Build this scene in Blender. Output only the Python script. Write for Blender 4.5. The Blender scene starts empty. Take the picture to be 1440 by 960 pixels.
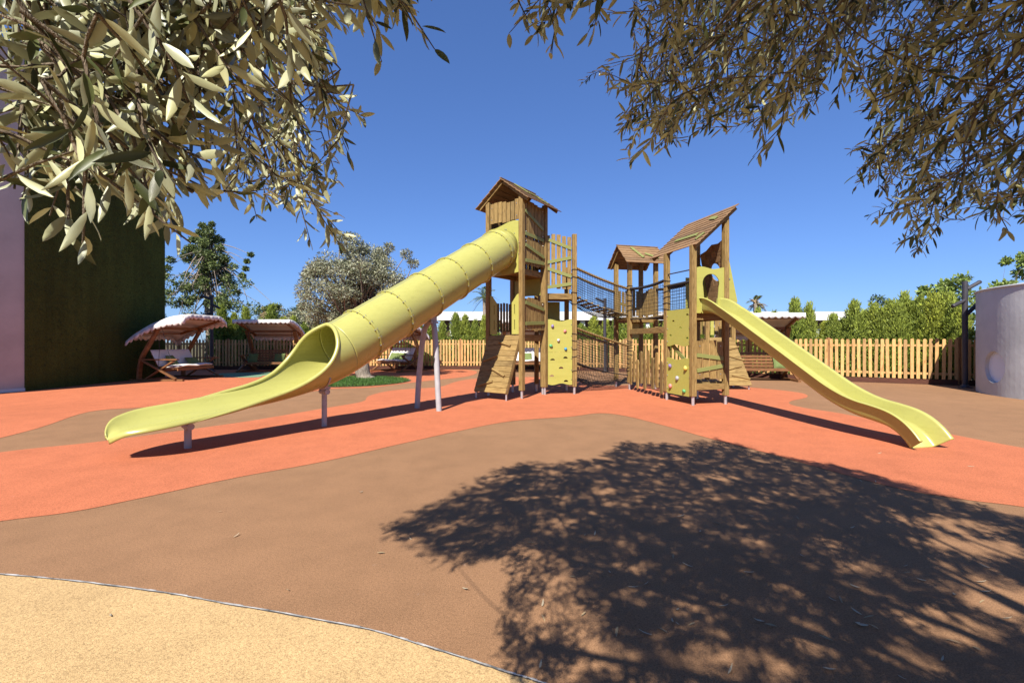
import bpy, bmesh, math, random
import numpy as np
from mathutils import Vector, Matrix
from mathutils.geometry import tessellate_polygon

random.seed(7)
rng = np.random.default_rng(11)
R_ = math.radians
scene = bpy.context.scene
COL = scene.collection

# ------------------------------------------------------------------ camera, sky, sun, exposure
CAM_H = 1.4
FOC = 640.0                       # focal length in pixels of the 1440 px wide photograph
cd = bpy.data.cameras.new("camera")
cd.sensor_width = 36.0
cd.lens = 36.0 * FOC / 1440.0
cd.clip_start = 0.02
cd.clip_end = 2000.0
cam = bpy.data.objects.new("camera", cd)
COL.objects.link(cam)
cam.location = (0, 0, CAM_H)
cam.rotation_euler = (R_(90), 0, 0)
scene.camera = cam

SX, SY = 0.325, 0.93               # how far a shadow travels per metre of height
SUN_EL = math.atan2(1.0, math.hypot(SX, SY))
SUN_AZ = math.atan2(-SX, -SY)
world = bpy.data.worlds.new("World")
scene.world = world
world.use_nodes = True
wn, wl = world.node_tree.nodes, world.node_tree.links
wn.clear()
sky = wn.new("ShaderNodeTexSky")
sky.sky_type = 'NISHITA'
sky.sun_disc = False
sky.sun_elevation = SUN_EL
sky.sun_rotation = SUN_AZ
sky.altitude = 0
sky.air_density = 1.0
sky.dust_density = 0.1
sky.ozone_density = 3.0
hs = wn.new("ShaderNodeGamma")            # flatter, deeper blue sky as the photograph's
hs.inputs['Gamma'].default_value = 0.73
tint = wn.new("ShaderNodeMix"); tint.data_type = 'RGBA'; tint.blend_type = 'MULTIPLY'
tint.inputs[0].default_value = 1.0
tint.inputs[7].default_value = (0.40, 0.59, 1.0, 1.0)
bg = wn.new("ShaderNodeBackground")
bg.inputs['Strength'].default_value = 0.118
wo = wn.new("ShaderNodeOutputWorld")
wl.new(sky.outputs[0], hs.inputs['Color'])
wl.new(hs.outputs[0], tint.inputs[6])
wl.new(tint.outputs[2], bg.inputs['Color'])
wl.new(bg.outputs[0], wo.inputs['Surface'])

sd = bpy.data.lights.new("sun", 'SUN')
sd.energy = 5.0
sd.angle = R_(0.53)
sd.color = (1.0, 0.94, 0.84)
sun = bpy.data.objects.new("sun", sd)
COL.objects.link(sun)
sun.rotation_euler = Vector((SX, SY, -1)).to_track_quat('-Z', 'Y').to_euler()
sun.location = (-6, -18, 20)

scene.view_settings.view_transform = 'Standard'
scene.view_settings.look = 'None'
scene.view_settings.exposure = 1.0
scene.view_settings.gamma = 1.0
scene.view_settings.use_curve_mapping = False
scene.cycles.max_bounces = 6
scene.cycles.transparent_max_bounces = 6
scene.cycles.use_denoising = True

# ------------------------------------------------------------------ helpers: pixels to ground, tags
def G(px, py, z=0.0):
    d = FOC * (CAM_H - z) / (py - 480.0)
    return ((px - 720.0) / FOC * d, d)

def tag(o, label=None, cat=None, group=None, kind=None):
    if label: o['label'] = label
    if cat: o['category'] = cat
    if group: o['group'] = group
    if kind: o['kind'] = kind
    return o

def empty(name, loc=(0, 0, 0), rz=0.0, label=None, cat=None, group=None):
    o = bpy.data.objects.new(name, None)
    COL.objects.link(o)
    o.location = loc
    o.rotation_euler = (0, 0, rz)
    o.empty_display_size = 0.2
    return tag(o, label, cat, group)

def kids(o):
    return [c for c in bpy.data.objects if c.parent == o]

def copy_tree(o, parent=None):
    c = o.copy()
    COL.objects.link(c)
    if parent: c.parent = parent
    for ch in kids(o):
        copy_tree(ch, c)
    return c

# ------------------------------------------------------------------ helpers: mesh builder
class MB:
    def __init__(self):
        self.v, self.f, self.uv, self.sm, self.mi = [], [], [], [], []
        self.m = 0
    def add(self, verts, faces, uvs=None, smooth=False):
        b = len(self.v)
        self.v += [tuple(p) for p in verts]
        for i, fc in enumerate(faces):
            self.f.append(tuple(b + k for k in fc))
            self.uv.append(uvs[i] if uvs else [(verts[k][0] + verts[k][1], verts[k][2]) for k in fc])
            self.sm.append(smooth)
            self.mi.append(self.m)
        return self
    def obox(self, c, ax, ay, az, l):
        c = Vector(c); A = [Vector(ax).normalized(), Vector(ay).normalized(), Vector(az).normalized()]
        h = [x / 2 for x in l]
        vs = []
        for i in (-1, 1):
            for j in (-1, 1):
                for k in (-1, 1):
                    vs.append(c + A[0] * (i * h[0]) + A[1] * (j * h[1]) + A[2] * (k * h[2]))
        fs = [(0, 1, 3, 2), (4, 6, 7, 5), (0, 4, 5, 1), (2, 3, 7, 6), (0, 2, 6, 4), (1, 5, 7, 3)]
        nax = [0, 0, 1, 1, 2, 2]
        lo = max(range(3), key=lambda q: l[q])
        off = (random.random() * 40, random.random() * 40)
        sg = [(i, j, k) for i in (-1, 1) for j in (-1, 1) for k in (-1, 1)]
        uvs = []
        for fc, n in zip(fs, nax):
            rest = [q for q in range(3) if q != n]
            if lo in rest:
                ua = lo; va = [q for q in rest if q != lo][0]
            else:
                ua, va = rest
            s = 1.0 if lo in rest else 0.3
            uvs.append([(off[0] + sg[k][ua] * h[ua] * s, off[1] + n * 0.7 + sg[k][va] * h[va]) for k in fc])
        return self.add(vs, fs, uvs)
    def box(self, x0, x1, y0, y1, z0, z1):
        return self.obox(((x0 + x1) / 2, (y0 + y1) / 2, (z0 + z1) / 2), (1, 0, 0), (0, 1, 0), (0, 0, 1),
                         (abs(x1 - x0), abs(y1 - y0), abs(z1 - z0)))
    def beam(self, p0, p1, w, h, up=(0, 0, 1)):
        p0, p1 = Vector(p0), Vector(p1)
        d = p1 - p0
        s = d.cross(Vector(up))
        if s.length < 1e-5: s = d.cross(Vector((1, 0, 0)))
        s.normalize()
        u = s.cross(d).normalized()
        return self.obox((p0 + p1) / 2, d, s, u, (d.length, w, h))
    def tube(self, pts, r, segs=8, caps=True, smooth=True):
        pts = [Vector(p) for p in pts]
        n = len(pts)
        rs = r if isinstance(r, (list, tuple)) else [r] * n
        vs, fs, uvs = [], [], []
        side = None
        L = 0
        for i, p in enumerate(pts):
            t = (pts[min(i + 1, n - 1)] - pts[max(i - 1, 0)])
            if t.length < 1e-9: t = Vector((0, 0, 1))
            t.normalize()
            if side is None:
                side = t.cross(Vector((0, 0, 1)))
                if side.length < 0.05: side = t.cross(Vector((1, 0, 0)))
            else:
                side = side - t * side.dot(t)
            side.normalize()
            b = t.cross(side)
            if i: L += (p - pts[i - 1]).length
            for k in range(segs):
                a = 2 * math.pi * k / segs
                vs.append(p + side * (math.cos(a) * rs[i]) + b * (math.sin(a) * rs[i]))
        ls = [0]
        for i in range(1, n): ls.append(ls[-1] + (pts[i] - pts[i - 1]).length)
        o = random.random() * 30
        for i in range(n - 1):
            for k in range(segs):
                k2 = (k + 1) % segs
                fs.append((i * segs + k, i * segs + k2, (i + 1) * segs + k2, (i + 1) * segs + k))
                c = 2 * math.pi * rs[i] / segs
                uvs.append([(o + ls[i], k * c), (o + ls[i], (k + 1) * c), (o + ls[i + 1], (k + 1) * c), (o + ls[i + 1], k * c)])
        self.add(vs, fs, uvs, smooth)
        if caps:
            self.add(vs[:segs], [tuple(range(segs))[::-1]])
            self.add(vs[-segs:], [tuple(range(segs))])
        return self
    def cyl(self, p0, p1, r0, r1=None, segs=10, caps=True):
        return self.tube([p0, p1], [r0, r0 if r1 is None else r1], segs, caps)
    def plate(self, poly, holes, o, ax, ay, th, smooth=False):
        """flat panel: outline and holes in 2D, placed at o with axes ax, ay, thickness th along ax x ay"""
        o, ax, ay = Vector(o), Vector(ax).normalized(), Vector(ay).normalized()
        nz = ax.cross(ay)
        loops = [poly] + list(holes)
        flat = [p for l in loops for p in l]
        tris = tessellate_polygon([[Vector((p[0], p[1], 0)) for p in l] for l in loops])
        n = len(flat)
        F = [o + ax * p[0] + ay * p[1] + nz * (th / 2) for p in flat]
        B = [o + ax * p[0] + ay * p[1] - nz * (th / 2) for p in flat]
        fs = []
        for t in tris:
            a, b, c = (Vector(flat[i]) for i in t)
            if (b - a).cross(c - a) < 0: t = (t[0], t[2], t[1])
            fs.append(tuple(t)); fs.append(tuple(n + i for i in reversed(t)))
        st = 0
        for l in loops:
            m = len(l)
            for i in range(m):
                j = (i + 1) % m
                fs.append((st + i, n + st + i, n + st + j, st + j))
            st += m
        ou, ov = random.random() * 40, random.random() * 40
        uvs = [[(flat[k % n][1] + ou, flat[k % n][0] + ov) for k in fc] for fc in fs]
        return self.add(F + B, fs, uvs, smooth)
    def blob(self, c, r, seed=0, sc=(1, 1, 1), sub=2, amp=0.18):
        bm = bmesh.new()
        bmesh.ops.create_icosphere(bm, subdivisions=sub, radius=1)
        rr = random.Random(seed)
        ph = [(rr.uniform(0, 6), rr.uniform(1.5, 3.5), Vector((rr.gauss(0, 1), rr.gauss(0, 1), rr.gauss(0, 1))).normalized()) for _ in range(4)]
        vs = []
        for v in bm.verts:
            k = 1 + amp * sum(math.sin(p + f * v.co.dot(d)) for p, f, d in ph) / 2
            vs.append((c[0] + v.co.x * r * k * sc[0], c[1] + v.co.y * r * k * sc[1], c[2] + v.co.z * r * k * sc[2]))
        fs = [tuple(v.index for v in f.verts) for f in bm.faces]
        bm.free()
        return self.add(vs, fs, None, True)
    def build(self, name, mat, parent=None, bevel=0.0, solid=0.0, loc=None):
        me = bpy.data.meshes.new(name)
        me.from_pydata(self.v, [], self.f)
        me.polygons.foreach_set('use_smooth', self.sm)
        mats = mat if isinstance(mat, (list, tuple)) else [mat]
        for m in mats: me.materials.append(m)
        me.polygons.foreach_set('material_index', self.mi)
        ul = me.uv_layers.new(name='UVMap')
        ul.data.foreach_set('uv', [c for fc in self.uv for p in fc for c in p])
        me.update()
        o = bpy.data.objects.new(name, me)
        COL.objects.link(o)
        if parent: o.parent = parent
        if loc: o.location = loc
        if bevel:
            b = o.modifiers.new('bevel', 'BEVEL')
            b.width = bevel; b.segments = 2; b.limit_method = 'ANGLE'; b.angle_limit = R_(50)
        if solid:
            s = o.modifiers.new('solid', 'SOLIDIFY'); s.thickness = solid; s.offset = 0
        return o

def np_mesh(name, V, F, mat, parent=None, smooth=False, mi=None):
    """fast mesh from numpy: F is (n,3) or (n,4)"""
    me = bpy.data.meshes.new(name)
    k = F.shape[1]
    me.vertices.add(len(V)); me.vertices.foreach_set('co', np.ascontiguousarray(V, dtype=np.float32).ravel())
    me.loops.add(F.size); me.loops.foreach_set('vertex_index', np.ascontiguousarray(F, dtype=np.int32).ravel())
    me.polygons.add(len(F))
    me.polygons.foreach_set('loop_start', np.arange(0, F.size, k, dtype=np.int32))
    me.polygons.foreach_set('loop_total', np.full(len(F), k, dtype=np.int32))
    if smooth: me.polygons.foreach_set('use_smooth', np.ones(len(F), dtype=bool))
    mats = mat if isinstance(mat, (list, tuple)) else [mat]
    for m in mats: me.materials.append(m)
    if mi is not None: me.polygons.foreach_set('material_index', np.ascontiguousarray(mi, dtype=np.int32))
    me.update(calc_edges=True); me.validate()
    o = bpy.data.objects.new(name, me)
    COL.objects.link(o)
    if parent: o.parent = parent
    return o

def unit(a):
    return a / np.maximum(np.linalg.norm(a, axis=-1, keepdims=True), 1e-9)

def leaves(P, D, N, L, W, bend=0.15):
    """olive-like leaves: base points P, directions D, normals N, lengths L, widths W -> verts, tri faces (folded lens)"""
    n = len(P)
    D = unit(D); S = unit(np.cross(N, D)); N = unit(np.cross(D, S))
    L = L[:, None]; W = W[:, None]
    def at(u, w, h): return P + D * (L * u) + S * (W * w) + N * (L * h)
    st = [(.17, .33, .03), (.42, .5, .16), (.68, .44, .40), (.88, .22, .74)]
    cols = [at(0, 0, 0)]
    for u, w, q in st:
        cols += [at(u, -w, .025 - bend * q), at(u, 0, -.012 - bend * q), at(u, w, .025 - bend * q)]
    cols.append(at(1, 0, -bend))
    V = np.stack(cols, axis=1)
    T = [(0, 1, 2), (0, 2, 3)]
    for s in range(3):
        a = 1 + 3 * s; b_ = a + 3
        T += [(a, b_ + 1, a + 1), (a, b_, b_ + 1), (a + 1, b_ + 2, a + 2), (a + 1, b_ + 1, b_ + 2)]
    T += [(10, 13, 11), (11, 13, 12)]
    T = np.array(T)
    F = (np.arange(n)[:, None, None] * 14 + T[None]).reshape(-1, 3)
    return V.reshape(-1, 3), F

def diamonds(P, D, N, L, W):
    """small foliage faces: a rhombus per leaf"""
    n = len(P)
    D = unit(D); S = unit(np.cross(N, D)); N = np.cross(D, S)
    L = L[:, None]; W = W[:, None]
    V = np.stack([P, P + D * L * .5 + S * W * .5 + N * W * .15, P + D * L, P + D * L * .5 - S * W * .5 + N * W * .15], axis=1)
    F = np.arange(n * 4).reshape(-1, 4)
    return V.reshape(-1, 3), F

def smooth_poly(pts, n=6, closed=False):
    out = []
    m = len(pts)
    rngi = range(m if closed else m - 1)
    for i in rngi:
        g = (lambda k: pts[k % m]) if closed else (lambda k: pts[min(max(k, 0), m - 1)])
        p0, p1, p2, p3 = (np.array(g(i + k), float) for k in (-1, 0, 1, 2))
        for j in range(n):
            t = j / n
            out.append(tuple(0.5 * ((2 * p1) + (-p0 + p2) * t + (2 * p0 - 5 * p1 + 4 * p2 - p3) * t * t + (-p0 + 3 * p1 - 3 * p2 + p3) * t ** 3)))
    if not closed: out.append(tuple(pts[-1]))
    return out

# ------------------------------------------------------------------ materials
class NT:
    def __init__(self, name):
        self.mat = bpy.data.materials.new(name)
        self.mat.use_nodes = True
        self.n = self.mat.node_tree.nodes; self.l = self.mat.node_tree.links
        self.n.clear()
        self.out = self.n.new('ShaderNodeOutputMaterial')
        self.b = self.n.new('ShaderNodeBsdfPrincipled')
        self.l.new(self.b.outputs[0], self.out.inputs[0])
    def node(self, t, **kw):
        x = self.n.new(t)
        for k, v in kw.items(): setattr(x, k, v)
        return x
    def coord(self, which='Object', scale=(1, 1, 1)):
        tc = self.node('ShaderNodeTexCoord'); mp = self.node('ShaderNodeMapping')
        mp.inputs['Scale'].default_value = scale
        self.l.new(tc.outputs[which], mp.inputs[0])
        return mp.outputs[0]
    def noise(self, vec, scale, detail=3, rough=0.55, dist=0.0):
        x = self.node('ShaderNodeTexNoise')
        x.inputs['Scale'].default_value = scale; x.inputs['Detail'].default_value = detail
        x.inputs['Roughness'].default_value = rough; x.inputs['Distortion'].default_value = dist
        self.l.new(vec, x.inputs['Vector'])
        return x.outputs['Fac']
    def ramp(self, fac, stops):
        x = self.node('ShaderNodeValToRGB')
        while len(x.color_ramp.elements) < len(stops): x.color_ramp.elements.new(0.5)
        for e, (p, c) in zip(x.color_ramp.elements, stops):
            e.position = p; e.color = (c[0], c[1], c[2], 1) if isinstance(c, (tuple, list)) else (c, c, c, 1)
        self.l.new(fac, x.inputs[0])
        return x.outputs[0]
    def mix(self, fac, a, b, mode='MIX'):
        x = self.node('ShaderNodeMix', data_type='RGBA', blend_type=mode)
        if isinstance(fac, (int, float)): x.inputs[0].default_value = fac
        else: self.l.new(fac, x.inputs[0])
        for s, v in ((6, a), (7, b)):
            if isinstance(v, (tuple, list)): x.inputs[s].default_value = (v[0], v[1], v[2], 1)
            else: self.l.new(v, x.inputs[s])
        return x.outputs[2]
    def math(self, op, a, b=0.0):
        x = self.node('ShaderNodeMath', operation=op)
        for i, v in enumerate((a, b)):
            if isinstance(v, (int, float)): x.inputs[i].default_value = v
            else: self.l.new(v, x.inputs[i])
        return x.outputs[0]
    def color(self, c):
        if isinstance(c, (tuple, list)): self.b.inputs['Base Color'].default_value = (c[0], c[1], c[2], 1)
        else: self.l.new(c, self.b.inputs['Base Color'])
    def bump(self, h, strength=0.3, dist=0.01):
        x = self.node('ShaderNodeBump')
        x.inputs['Strength'].default_value = strength; x.inputs['Distance'].default_value = dist
        self.l.new(h, x.inputs['Height']); self.l.new(x.outputs[0], self.b.inputs['Normal'])
    def island(self):
        return self.node('ShaderNodeNewGeometry').outputs['Random Per Island']
    def set(self, rough=0.6, spec=0.5, metal=0.0):
        self.b.inputs['Roughness'].default_value = rough
        self.b.inputs['Specular IOR Level'].default_value = spec
        self.b.inputs['Metallic'].default_value = metal
        return self

KA = 0.80                          # common scale of the painted, timber and rubber base colours
def sc3(c): return tuple(x * KA for x in c)
def wood(name, dark, mid, light, rough=0.75):
    dark, mid, light = sc3(dark), sc3(mid), sc3(light)
    t = NT(name)
    uv = t.coord('UV', (2.2, 26, 1))
    g = t.noise(uv, 2.2, 5, 0.6, 0.6)
    uv2 = t.coord('UV', (1.2, 4.0, 1))
    k = t.noise(uv2, 2.5, 3, 0.5, 1.2)
    base = t.ramp(g, [(0.28, dark), (0.5, mid), (0.75, light)])
    isl = t.island()
    v = t.ramp(isl, [(0, (0.66, 0.67, 0.70)), (0.25, (0.92, 0.88, 0.82)), (0.6, (1.02, 1.0, 0.96)), (1, (1.18, 1.14, 1.06))])
    c = t.mix(1.0, base, v, 'MULTIPLY')
    kn = t.ramp(k, [(0.30, (0.62, 0.55, 0.48)), (0.45, (1, 1, 1)), (0.8, (1.06, 1.06, 1.06))])
    c = t.mix(0.8, c, kn, 'MULTIPLY')
    uvk = t.coord('UV', (1.5, 6.0, 1))
    vo = t.node('ShaderNodeTexVoronoi'); vo.inputs['Scale'].default_value = 1.3
    t.l.new(uvk, vo.inputs['Vector'])
    kd = t.ramp(vo.outputs['Distance'], [(0.03, (0.35, 0.26, 0.18)), (0.10, (1, 1, 1))])
    c = t.mix(0.7, c, kd, 'MULTIPLY')
    t.color(c); t.set(rough, 0.3)
    t.bump(g, 0.25, 0.004)
    return t.mat

def plastic(name, col, rough=0.35, dirt=0.10, spec=0.5):
    col = sc3(col)
    t = NT(name)
    ob = t.coord('Object')
    n = t.noise(ob, 1.3, 4, 0.6)
    n2 = t.noise(ob, 16, 3, 0.6)
    c = t.mix(t.math('MULTIPLY', n, dirt * 2), col, tuple(x * 0.86 for x in col))
    sp = t.ramp(n2, [(0.30, tuple(x * 0.8 for x in (1, 1, 1))), (0.42, (1, 1, 1))])
    c = t.mix(0.35, c, sp, 'MULTIPLY')
    st = t.noise(t.coord('Object', (0.5, 7, 7)), 2.2, 5, 0.7)
    c = t.mix(0.5, c, t.ramp(st, [(0.32, (0.86, 0.85, 0.82)), (0.5, (1, 1, 1)), (0.72, (1.05, 1.05, 1.10))]), 'MULTIPLY')
    t.color(c); t.set(rough, spec)
    rr = t.ramp(t.noise(ob, 3.5, 4, 0.6), [(0.3, rough * 0.8), (0.7, min(1, rough * 1.35))])
    t.l.new(rr, t.b.inputs['Roughness'])
    t.bump(t.noise(ob, 60, 2, 0.5), 0.05, 0.004)
    return t.mat

def rubber(name, col, seed=0.0):
    """poured rubber granules"""
    col = sc3(col)
    t = NT(name)
    tc = t.node('ShaderNodeTexCoord')
    mp = t.node('ShaderNodeMapping'); mp.inputs['Location'].default_value = (seed, seed * 1.7, 0)
    t.l.new(tc.outputs['Object'], mp.inputs[0]); ob = mp.outputs[0]
    big = t.noise(ob, 0.35, 4, 0.6)
    mid = t.noise(ob, 2.6, 5, 0.65)
    vo = t.node('ShaderNodeTexVoronoi'); vo.inputs['Scale'].default_value = 260
    t.l.new(ob, vo.inputs['Vector'])
    gr = t.noise(ob, 150, 2, 0.7)
    c = t.mix(t.ramp(big, [(0.3, 0.0), (0.7, 1.0)]), tuple(x * 0.93 for x in col), tuple(min(1, x * 1.05) for x in col))
    c = t.mix(0.5, c, t.ramp(mid, [(0.25, (0.74, 0.74, 0.74)), (0.6, (1.07, 1.07, 1.07))]), 'MULTIPLY')
    c = t.mix(0.8, c, t.ramp(gr, [(0.28, (0.50, 0.48, 0.46)), (0.5, (1, 1, 1)), (0.72, (1.42, 1.42, 1.40))]), 'MULTIPLY')
    g2 = t.noise(ob, 62, 3, 0.75)
    c = t.mix(0.75, c, t.ramp(g2, [(0.30, (0.66, 0.64, 0.62)), (0.46, (1, 1, 1)), (0.70, (1.16, 1.16, 1.16))]), 'MULTIPLY')
    g3 = t.noise(ob, 30, 2, 0.5)
    c = t.mix(t.ramp(g3, [(0.75, 0.0), (0.80, 0.55)]), c, tuple(x * 0.30 for x in col))
    sp = t.noise(ob, 9, 6, 0.75)
    c = t.mix(t.ramp(sp, [(0.66, 0.0), (0.74, 0.35)]), c, tuple(min(1, x * 0.6 + 0.22) for x in col))
    t.color(c); t.set(0.92, 0.15)
    t.bump(t.math('ADD', gr, t.math('MULTIPLY', vo.outputs['Distance'], 0.6)), 0.55, 0.004)
    return t.mat

def leafmat(name, top, bottom, var=0.35, trans=0.25, rough=0.5, objvar=False):
    t = NT(name)
    g = t.node('ShaderNodeNewGeometry')
    c = t.mix(g.outputs['Backfacing'], top, bottom)
    v = t.ramp(g.outputs['Random Per Island'], [(0, (1 - var, 1 - var, 1 - var * .9)), (0.5, (1, 1, 1)), (1, (1 + var, 1 + var * 0.85, 1 + var * .3))])
    c = t.mix(1.0, c, v, 'MULTIPLY')
    oi = t.node('ShaderNodeObjectInfo')
    c = t.mix(1.0, c, t.ramp(oi.outputs['Random'], [(0, (0.72, 0.78, 0.70)), (0.5, (1, 1, 1)), (1, (1.25, 1.14, 0.95))]) if objvar else (1, 1, 1), 'MULTIPLY')
    t.color(c); t.set(rough, 0.4)
    tr = t.node('ShaderNodeBsdfTranslucent'); t.l.new(c, tr.inputs['Color'])
    ms = t.node('ShaderNodeMixShader'); ms.inputs[0].default_value = trans
    t.l.new(t.b.outputs[0], ms.inputs[1]); t.l.new(tr.outputs[0], ms.inputs[2])
    t.l.new(ms.outputs[0], t.out.inputs[0])
    return t.mat

def simple(name, col, rough=0.6, metal=0.0, nscale=6.0, amt=0.25, bump=0.1, spec=0.4, bscale=None):
    t = NT(name)
    ob = t.coord('Object')
    n = t.noise(ob, nscale, 5, 0.6)
    c = t.mix(t.ramp(n, [(0.3, 0.0), (0.7, 1.0)]), tuple(x * (1 - amt) for x in col), tuple(min(1, x * (1 + amt * .5)) for x in col))
    t.color(c); t.set(rough, spec, metal)
    if bump: t.bump(t.noise(ob, bscale or nscale * 6, 3, 0.6), bump, 0.01)
    return t.mat

def bark(name, a, b):
    t = NT(name)
    ob = t.coord('Object', (6, 6, 1.6))
    n = t.noise(ob, 3.0, 6, 0.7, 0.8)
    t.color(t.ramp(n, [(0.3, a), (0.65, b)])); t.set(0.9, 0.2)
    t.bump(n, 0.9, 0.04)
    return t.mat

M = {
    'wood': wood('treated_pine', (0.150, 0.093, 0.030), (0.278, 0.187, 0.067), (0.405, 0.285, 0.118)),
    'roofwood': wood('roof_boards', (0.15, 0.085, 0.042), (0.27, 0.165, 0.085), (0.38, 0.25, 0.14)),
    'picket': wood('fence_pine', (0.45, 0.25, 0.09), (0.62, 0.37, 0.15), (0.72, 0.47, 0.22)),
    'fencepost': wood('fence_post_timber', (0.22, 0.11, 0.045), (0.34, 0.18, 0.075), (0.42, 0.24, 0.10)),
    'kerb': wood('kerb_timber', (0.06, 0.022, 0.014), (0.10, 0.036, 0.022), (0.14, 0.055, 0.035)),
    'teak': wood('swing_timber', (0.14, 0.062, 0.026), (0.23, 0.108, 0.046), (0.32, 0.165, 0.075), 0.5),
    'green': plastic('green_painted_board', (0.235, 0.25, 0.07), 0.6, 0.25),
    'yellow': plastic('yellow_plastic', (0.445, 0.43, 0.118), 0.30, 0.10),
    'panel': plastic('yellow_panel', (0.425, 0.405, 0.090), 0.45, 0.08),
    'darkpanel': plastic('olive_panel', (0.40, 0.37, 0.07), 0.5, 0.1),
    'steel': simple('galvanised_steel', (0.55, 0.55, 0.56), 0.4, 0.7, 30, 0.2, 0.05),
    'pole': simple('lilac_grey_paint', (0.34, 0.335, 0.345), 0.5, 0.0, 8, 0.15, 0.05),
    'bolt': simple('bolt_steel', (0.45, 0.44, 0.42), 0.35, 0.8, 20, 0.1, 0),
    'rope': simple('black_rope', (0.022, 0.02, 0.02), 0.85, 0, 60, 0.3, 0.5),
    'cloth': simple('canopy_cloth', (0.60, 0.55, 0.53), 0.85, 0, 5, 0.10, 0.25, 0.2, 9),
    'cloth_white': simple('white_canopy_cloth', (0.62, 0.60, 0.59), 0.85, 0, 5, 0.08, 0.25, 0.2, 9),
    'cushion': simple('white_cushion', (0.64, 0.61, 0.57), 0.85, 0, 8, 0.06, 0.3, 0.2, 14),
    'olive_cushion': simple('green_cushion', (0.13, 0.17, 0.06), 0.9, 0, 12, 0.15, 0.3, 0.2, 20),
    'lamp': simple('anthracite_metal', (0.045, 0.042, 0.05), 0.5, 0.2, 10, 0.15, 0.05),
    'white': simple('white_render', (0.60, 0.59, 0.59), 0.9, 0, 1.5, 0.12, 0.35, 0.2, 5),
    'plaster': simple('lilac_grey_render', (0.45, 0.455, 0.46), 0.9, 0, 1.1, 0.16, 0.9, 0.2, 2.6),
    'pink': simple('pink_grey_render', (0.43, 0.40, 0.37), 0.9, 0, 1.0, 0.16, 0.3, 0.2, 12),
    'recess': simple('pale_blue_recess', (0.62, 0.68, 0.76), 0.6, 0, 2.0, 0.05, 0.1),
    'brownwall': simple('brown_wall', (0.13, 0.07, 0.05), 0.8, 0, 2, 0.2, 0.1),
    'bark': bark('olive_bark', (0.10, 0.075, 0.055), (0.36, 0.30, 0.24)),
    'twig': bark('twig_bark', (0.08, 0.06, 0.04), (0.20, 0.155, 0.11)),
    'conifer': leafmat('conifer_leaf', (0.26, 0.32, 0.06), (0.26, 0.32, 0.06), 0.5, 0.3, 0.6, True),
    'conifer_shade': leafmat('conifer_shade_leaf', (0.075, 0.12, 0.025), (0.075, 0.12, 0.03), 0.4, 0.2, 0.6),
    'olive': leafmat('olive_leaf_far', (0.165, 0.18, 0.105), (0.29, 0.30, 0.21), 0.35, 0.2, 0.5),
    'olive_near': leafmat('olive_leaf', (0.075, 0.09, 0.034), (0.335, 0.345, 0.205), 0.34, 0.08, 0.42),
    'broad': leafmat('broad_leaf', (0.10, 0.14, 0.04), (0.14, 0.18, 0.07), 0.5, 0.25, 0.45),
    'lime': leafmat('fresh_leaf', (0.19, 0.26, 0.055), (0.19, 0.25, 0.065), 0.4, 0.3, 0.5),
    'dark_leaf': leafmat('grey_green_leaf', (0.07, 0.11, 0.05), (0.09, 0.13, 0.06), 0.4, 0.2, 0.6),
    'palm': leafmat('palm_leaf', (0.20, 0.25, 0.07), (0.20, 0.24, 0.08), 0.4, 0.2, 0.5),
    'drypalm': leafmat('dry_palm_leaf', (0.42, 0.31, 0.17), (0.42, 0.31, 0.17), 0.3, 0.2, 0.7),
    'grass': leafmat('grass_blade', (0.055, 0.13, 0.02), (0.06, 0.13, 0.025), 0.45, 0.25, 0.6),
    'dryleaf': leafmat('fallen_leaf', (0.28, 0.21, 0.12), (0.36, 0.30, 0.21), 0.3, 0.1, 0.6),
    'brown_rubber': rubber('brown_rubber', (0.305, 0.168, 0.088), 3.0),
    'orange_rubber': rubber('orange_rubber', (0.53, 0.168, 0.080), 9.0),
    'sand_rubber': rubber('sand_rubber', (0.54, 0.365, 0.175), 17.0),
    'green_rubber': rubber('green_rubber', (0.18, 0.30, 0.19), 23.0),
    'soil': simple('garden_soil', (0.10, 0.085, 0.045), 0.95, 0, 0.8, 0.35, 0.5, 0.1, 20),
    'edging': simple('worn_metal_edging', (0.42, 0.41, 0.40), 0.6, 0.2, 9, 0.75, 0.4, 0.3, 40),
    'gap': simple('dark_joint', (0.05, 0.045, 0.04), 0.9, 0, 20, 0.4, 0.3),
}
def turf_mat():
    t = NT('artificial_turf')
    ob = t.coord('Object', (1, 1, 0.5))
    n = t.noise(ob, 70, 3, 0.7); b = t.noise(ob, 0.9, 5, 0.65); s = t.noise(t.coord('Object', (1, 3.0, 0.15)), 1.2, 4, 0.6)
    c = t.ramp(n, [(0.3, (0.030, 0.040, 0.010)), (0.7, (0.105, 0.125, 0.030))])
    c = t.mix(0.6, c, t.ramp(b, [(0.3, (0.65, 0.6, 0.55)), (0.7, (1.2, 1.25, 1.1))]), 'MULTIPLY')
    c = t.mix(0.5, c, t.ramp(s, [(0.35, (0.7, 0.7, 0.7)), (0.6, (1.1, 1.1, 1.1))]), 'MULTIPLY')
    t.color(c); t.set(0.95, 0.1); t.bump(n, 1.0, 0.03)
    return t.mat
M['turf'] = turf_mat()
HOLD = {k: plastic('hold_' + k, c, 0.5, 0.15) for k, c in dict(purple=(0.26, 0.19, 0.42), pink=(0.70, 0.24, 0.22), white=(0.66, 0.62, 0.58),
        green=(0.12, 0.42, 0.16), blue=(0.05, 0.26, 0.48), yellow=(0.75, 0.58, 0.12), grey=(0.40, 0.40, 0.42)).items()}

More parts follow.
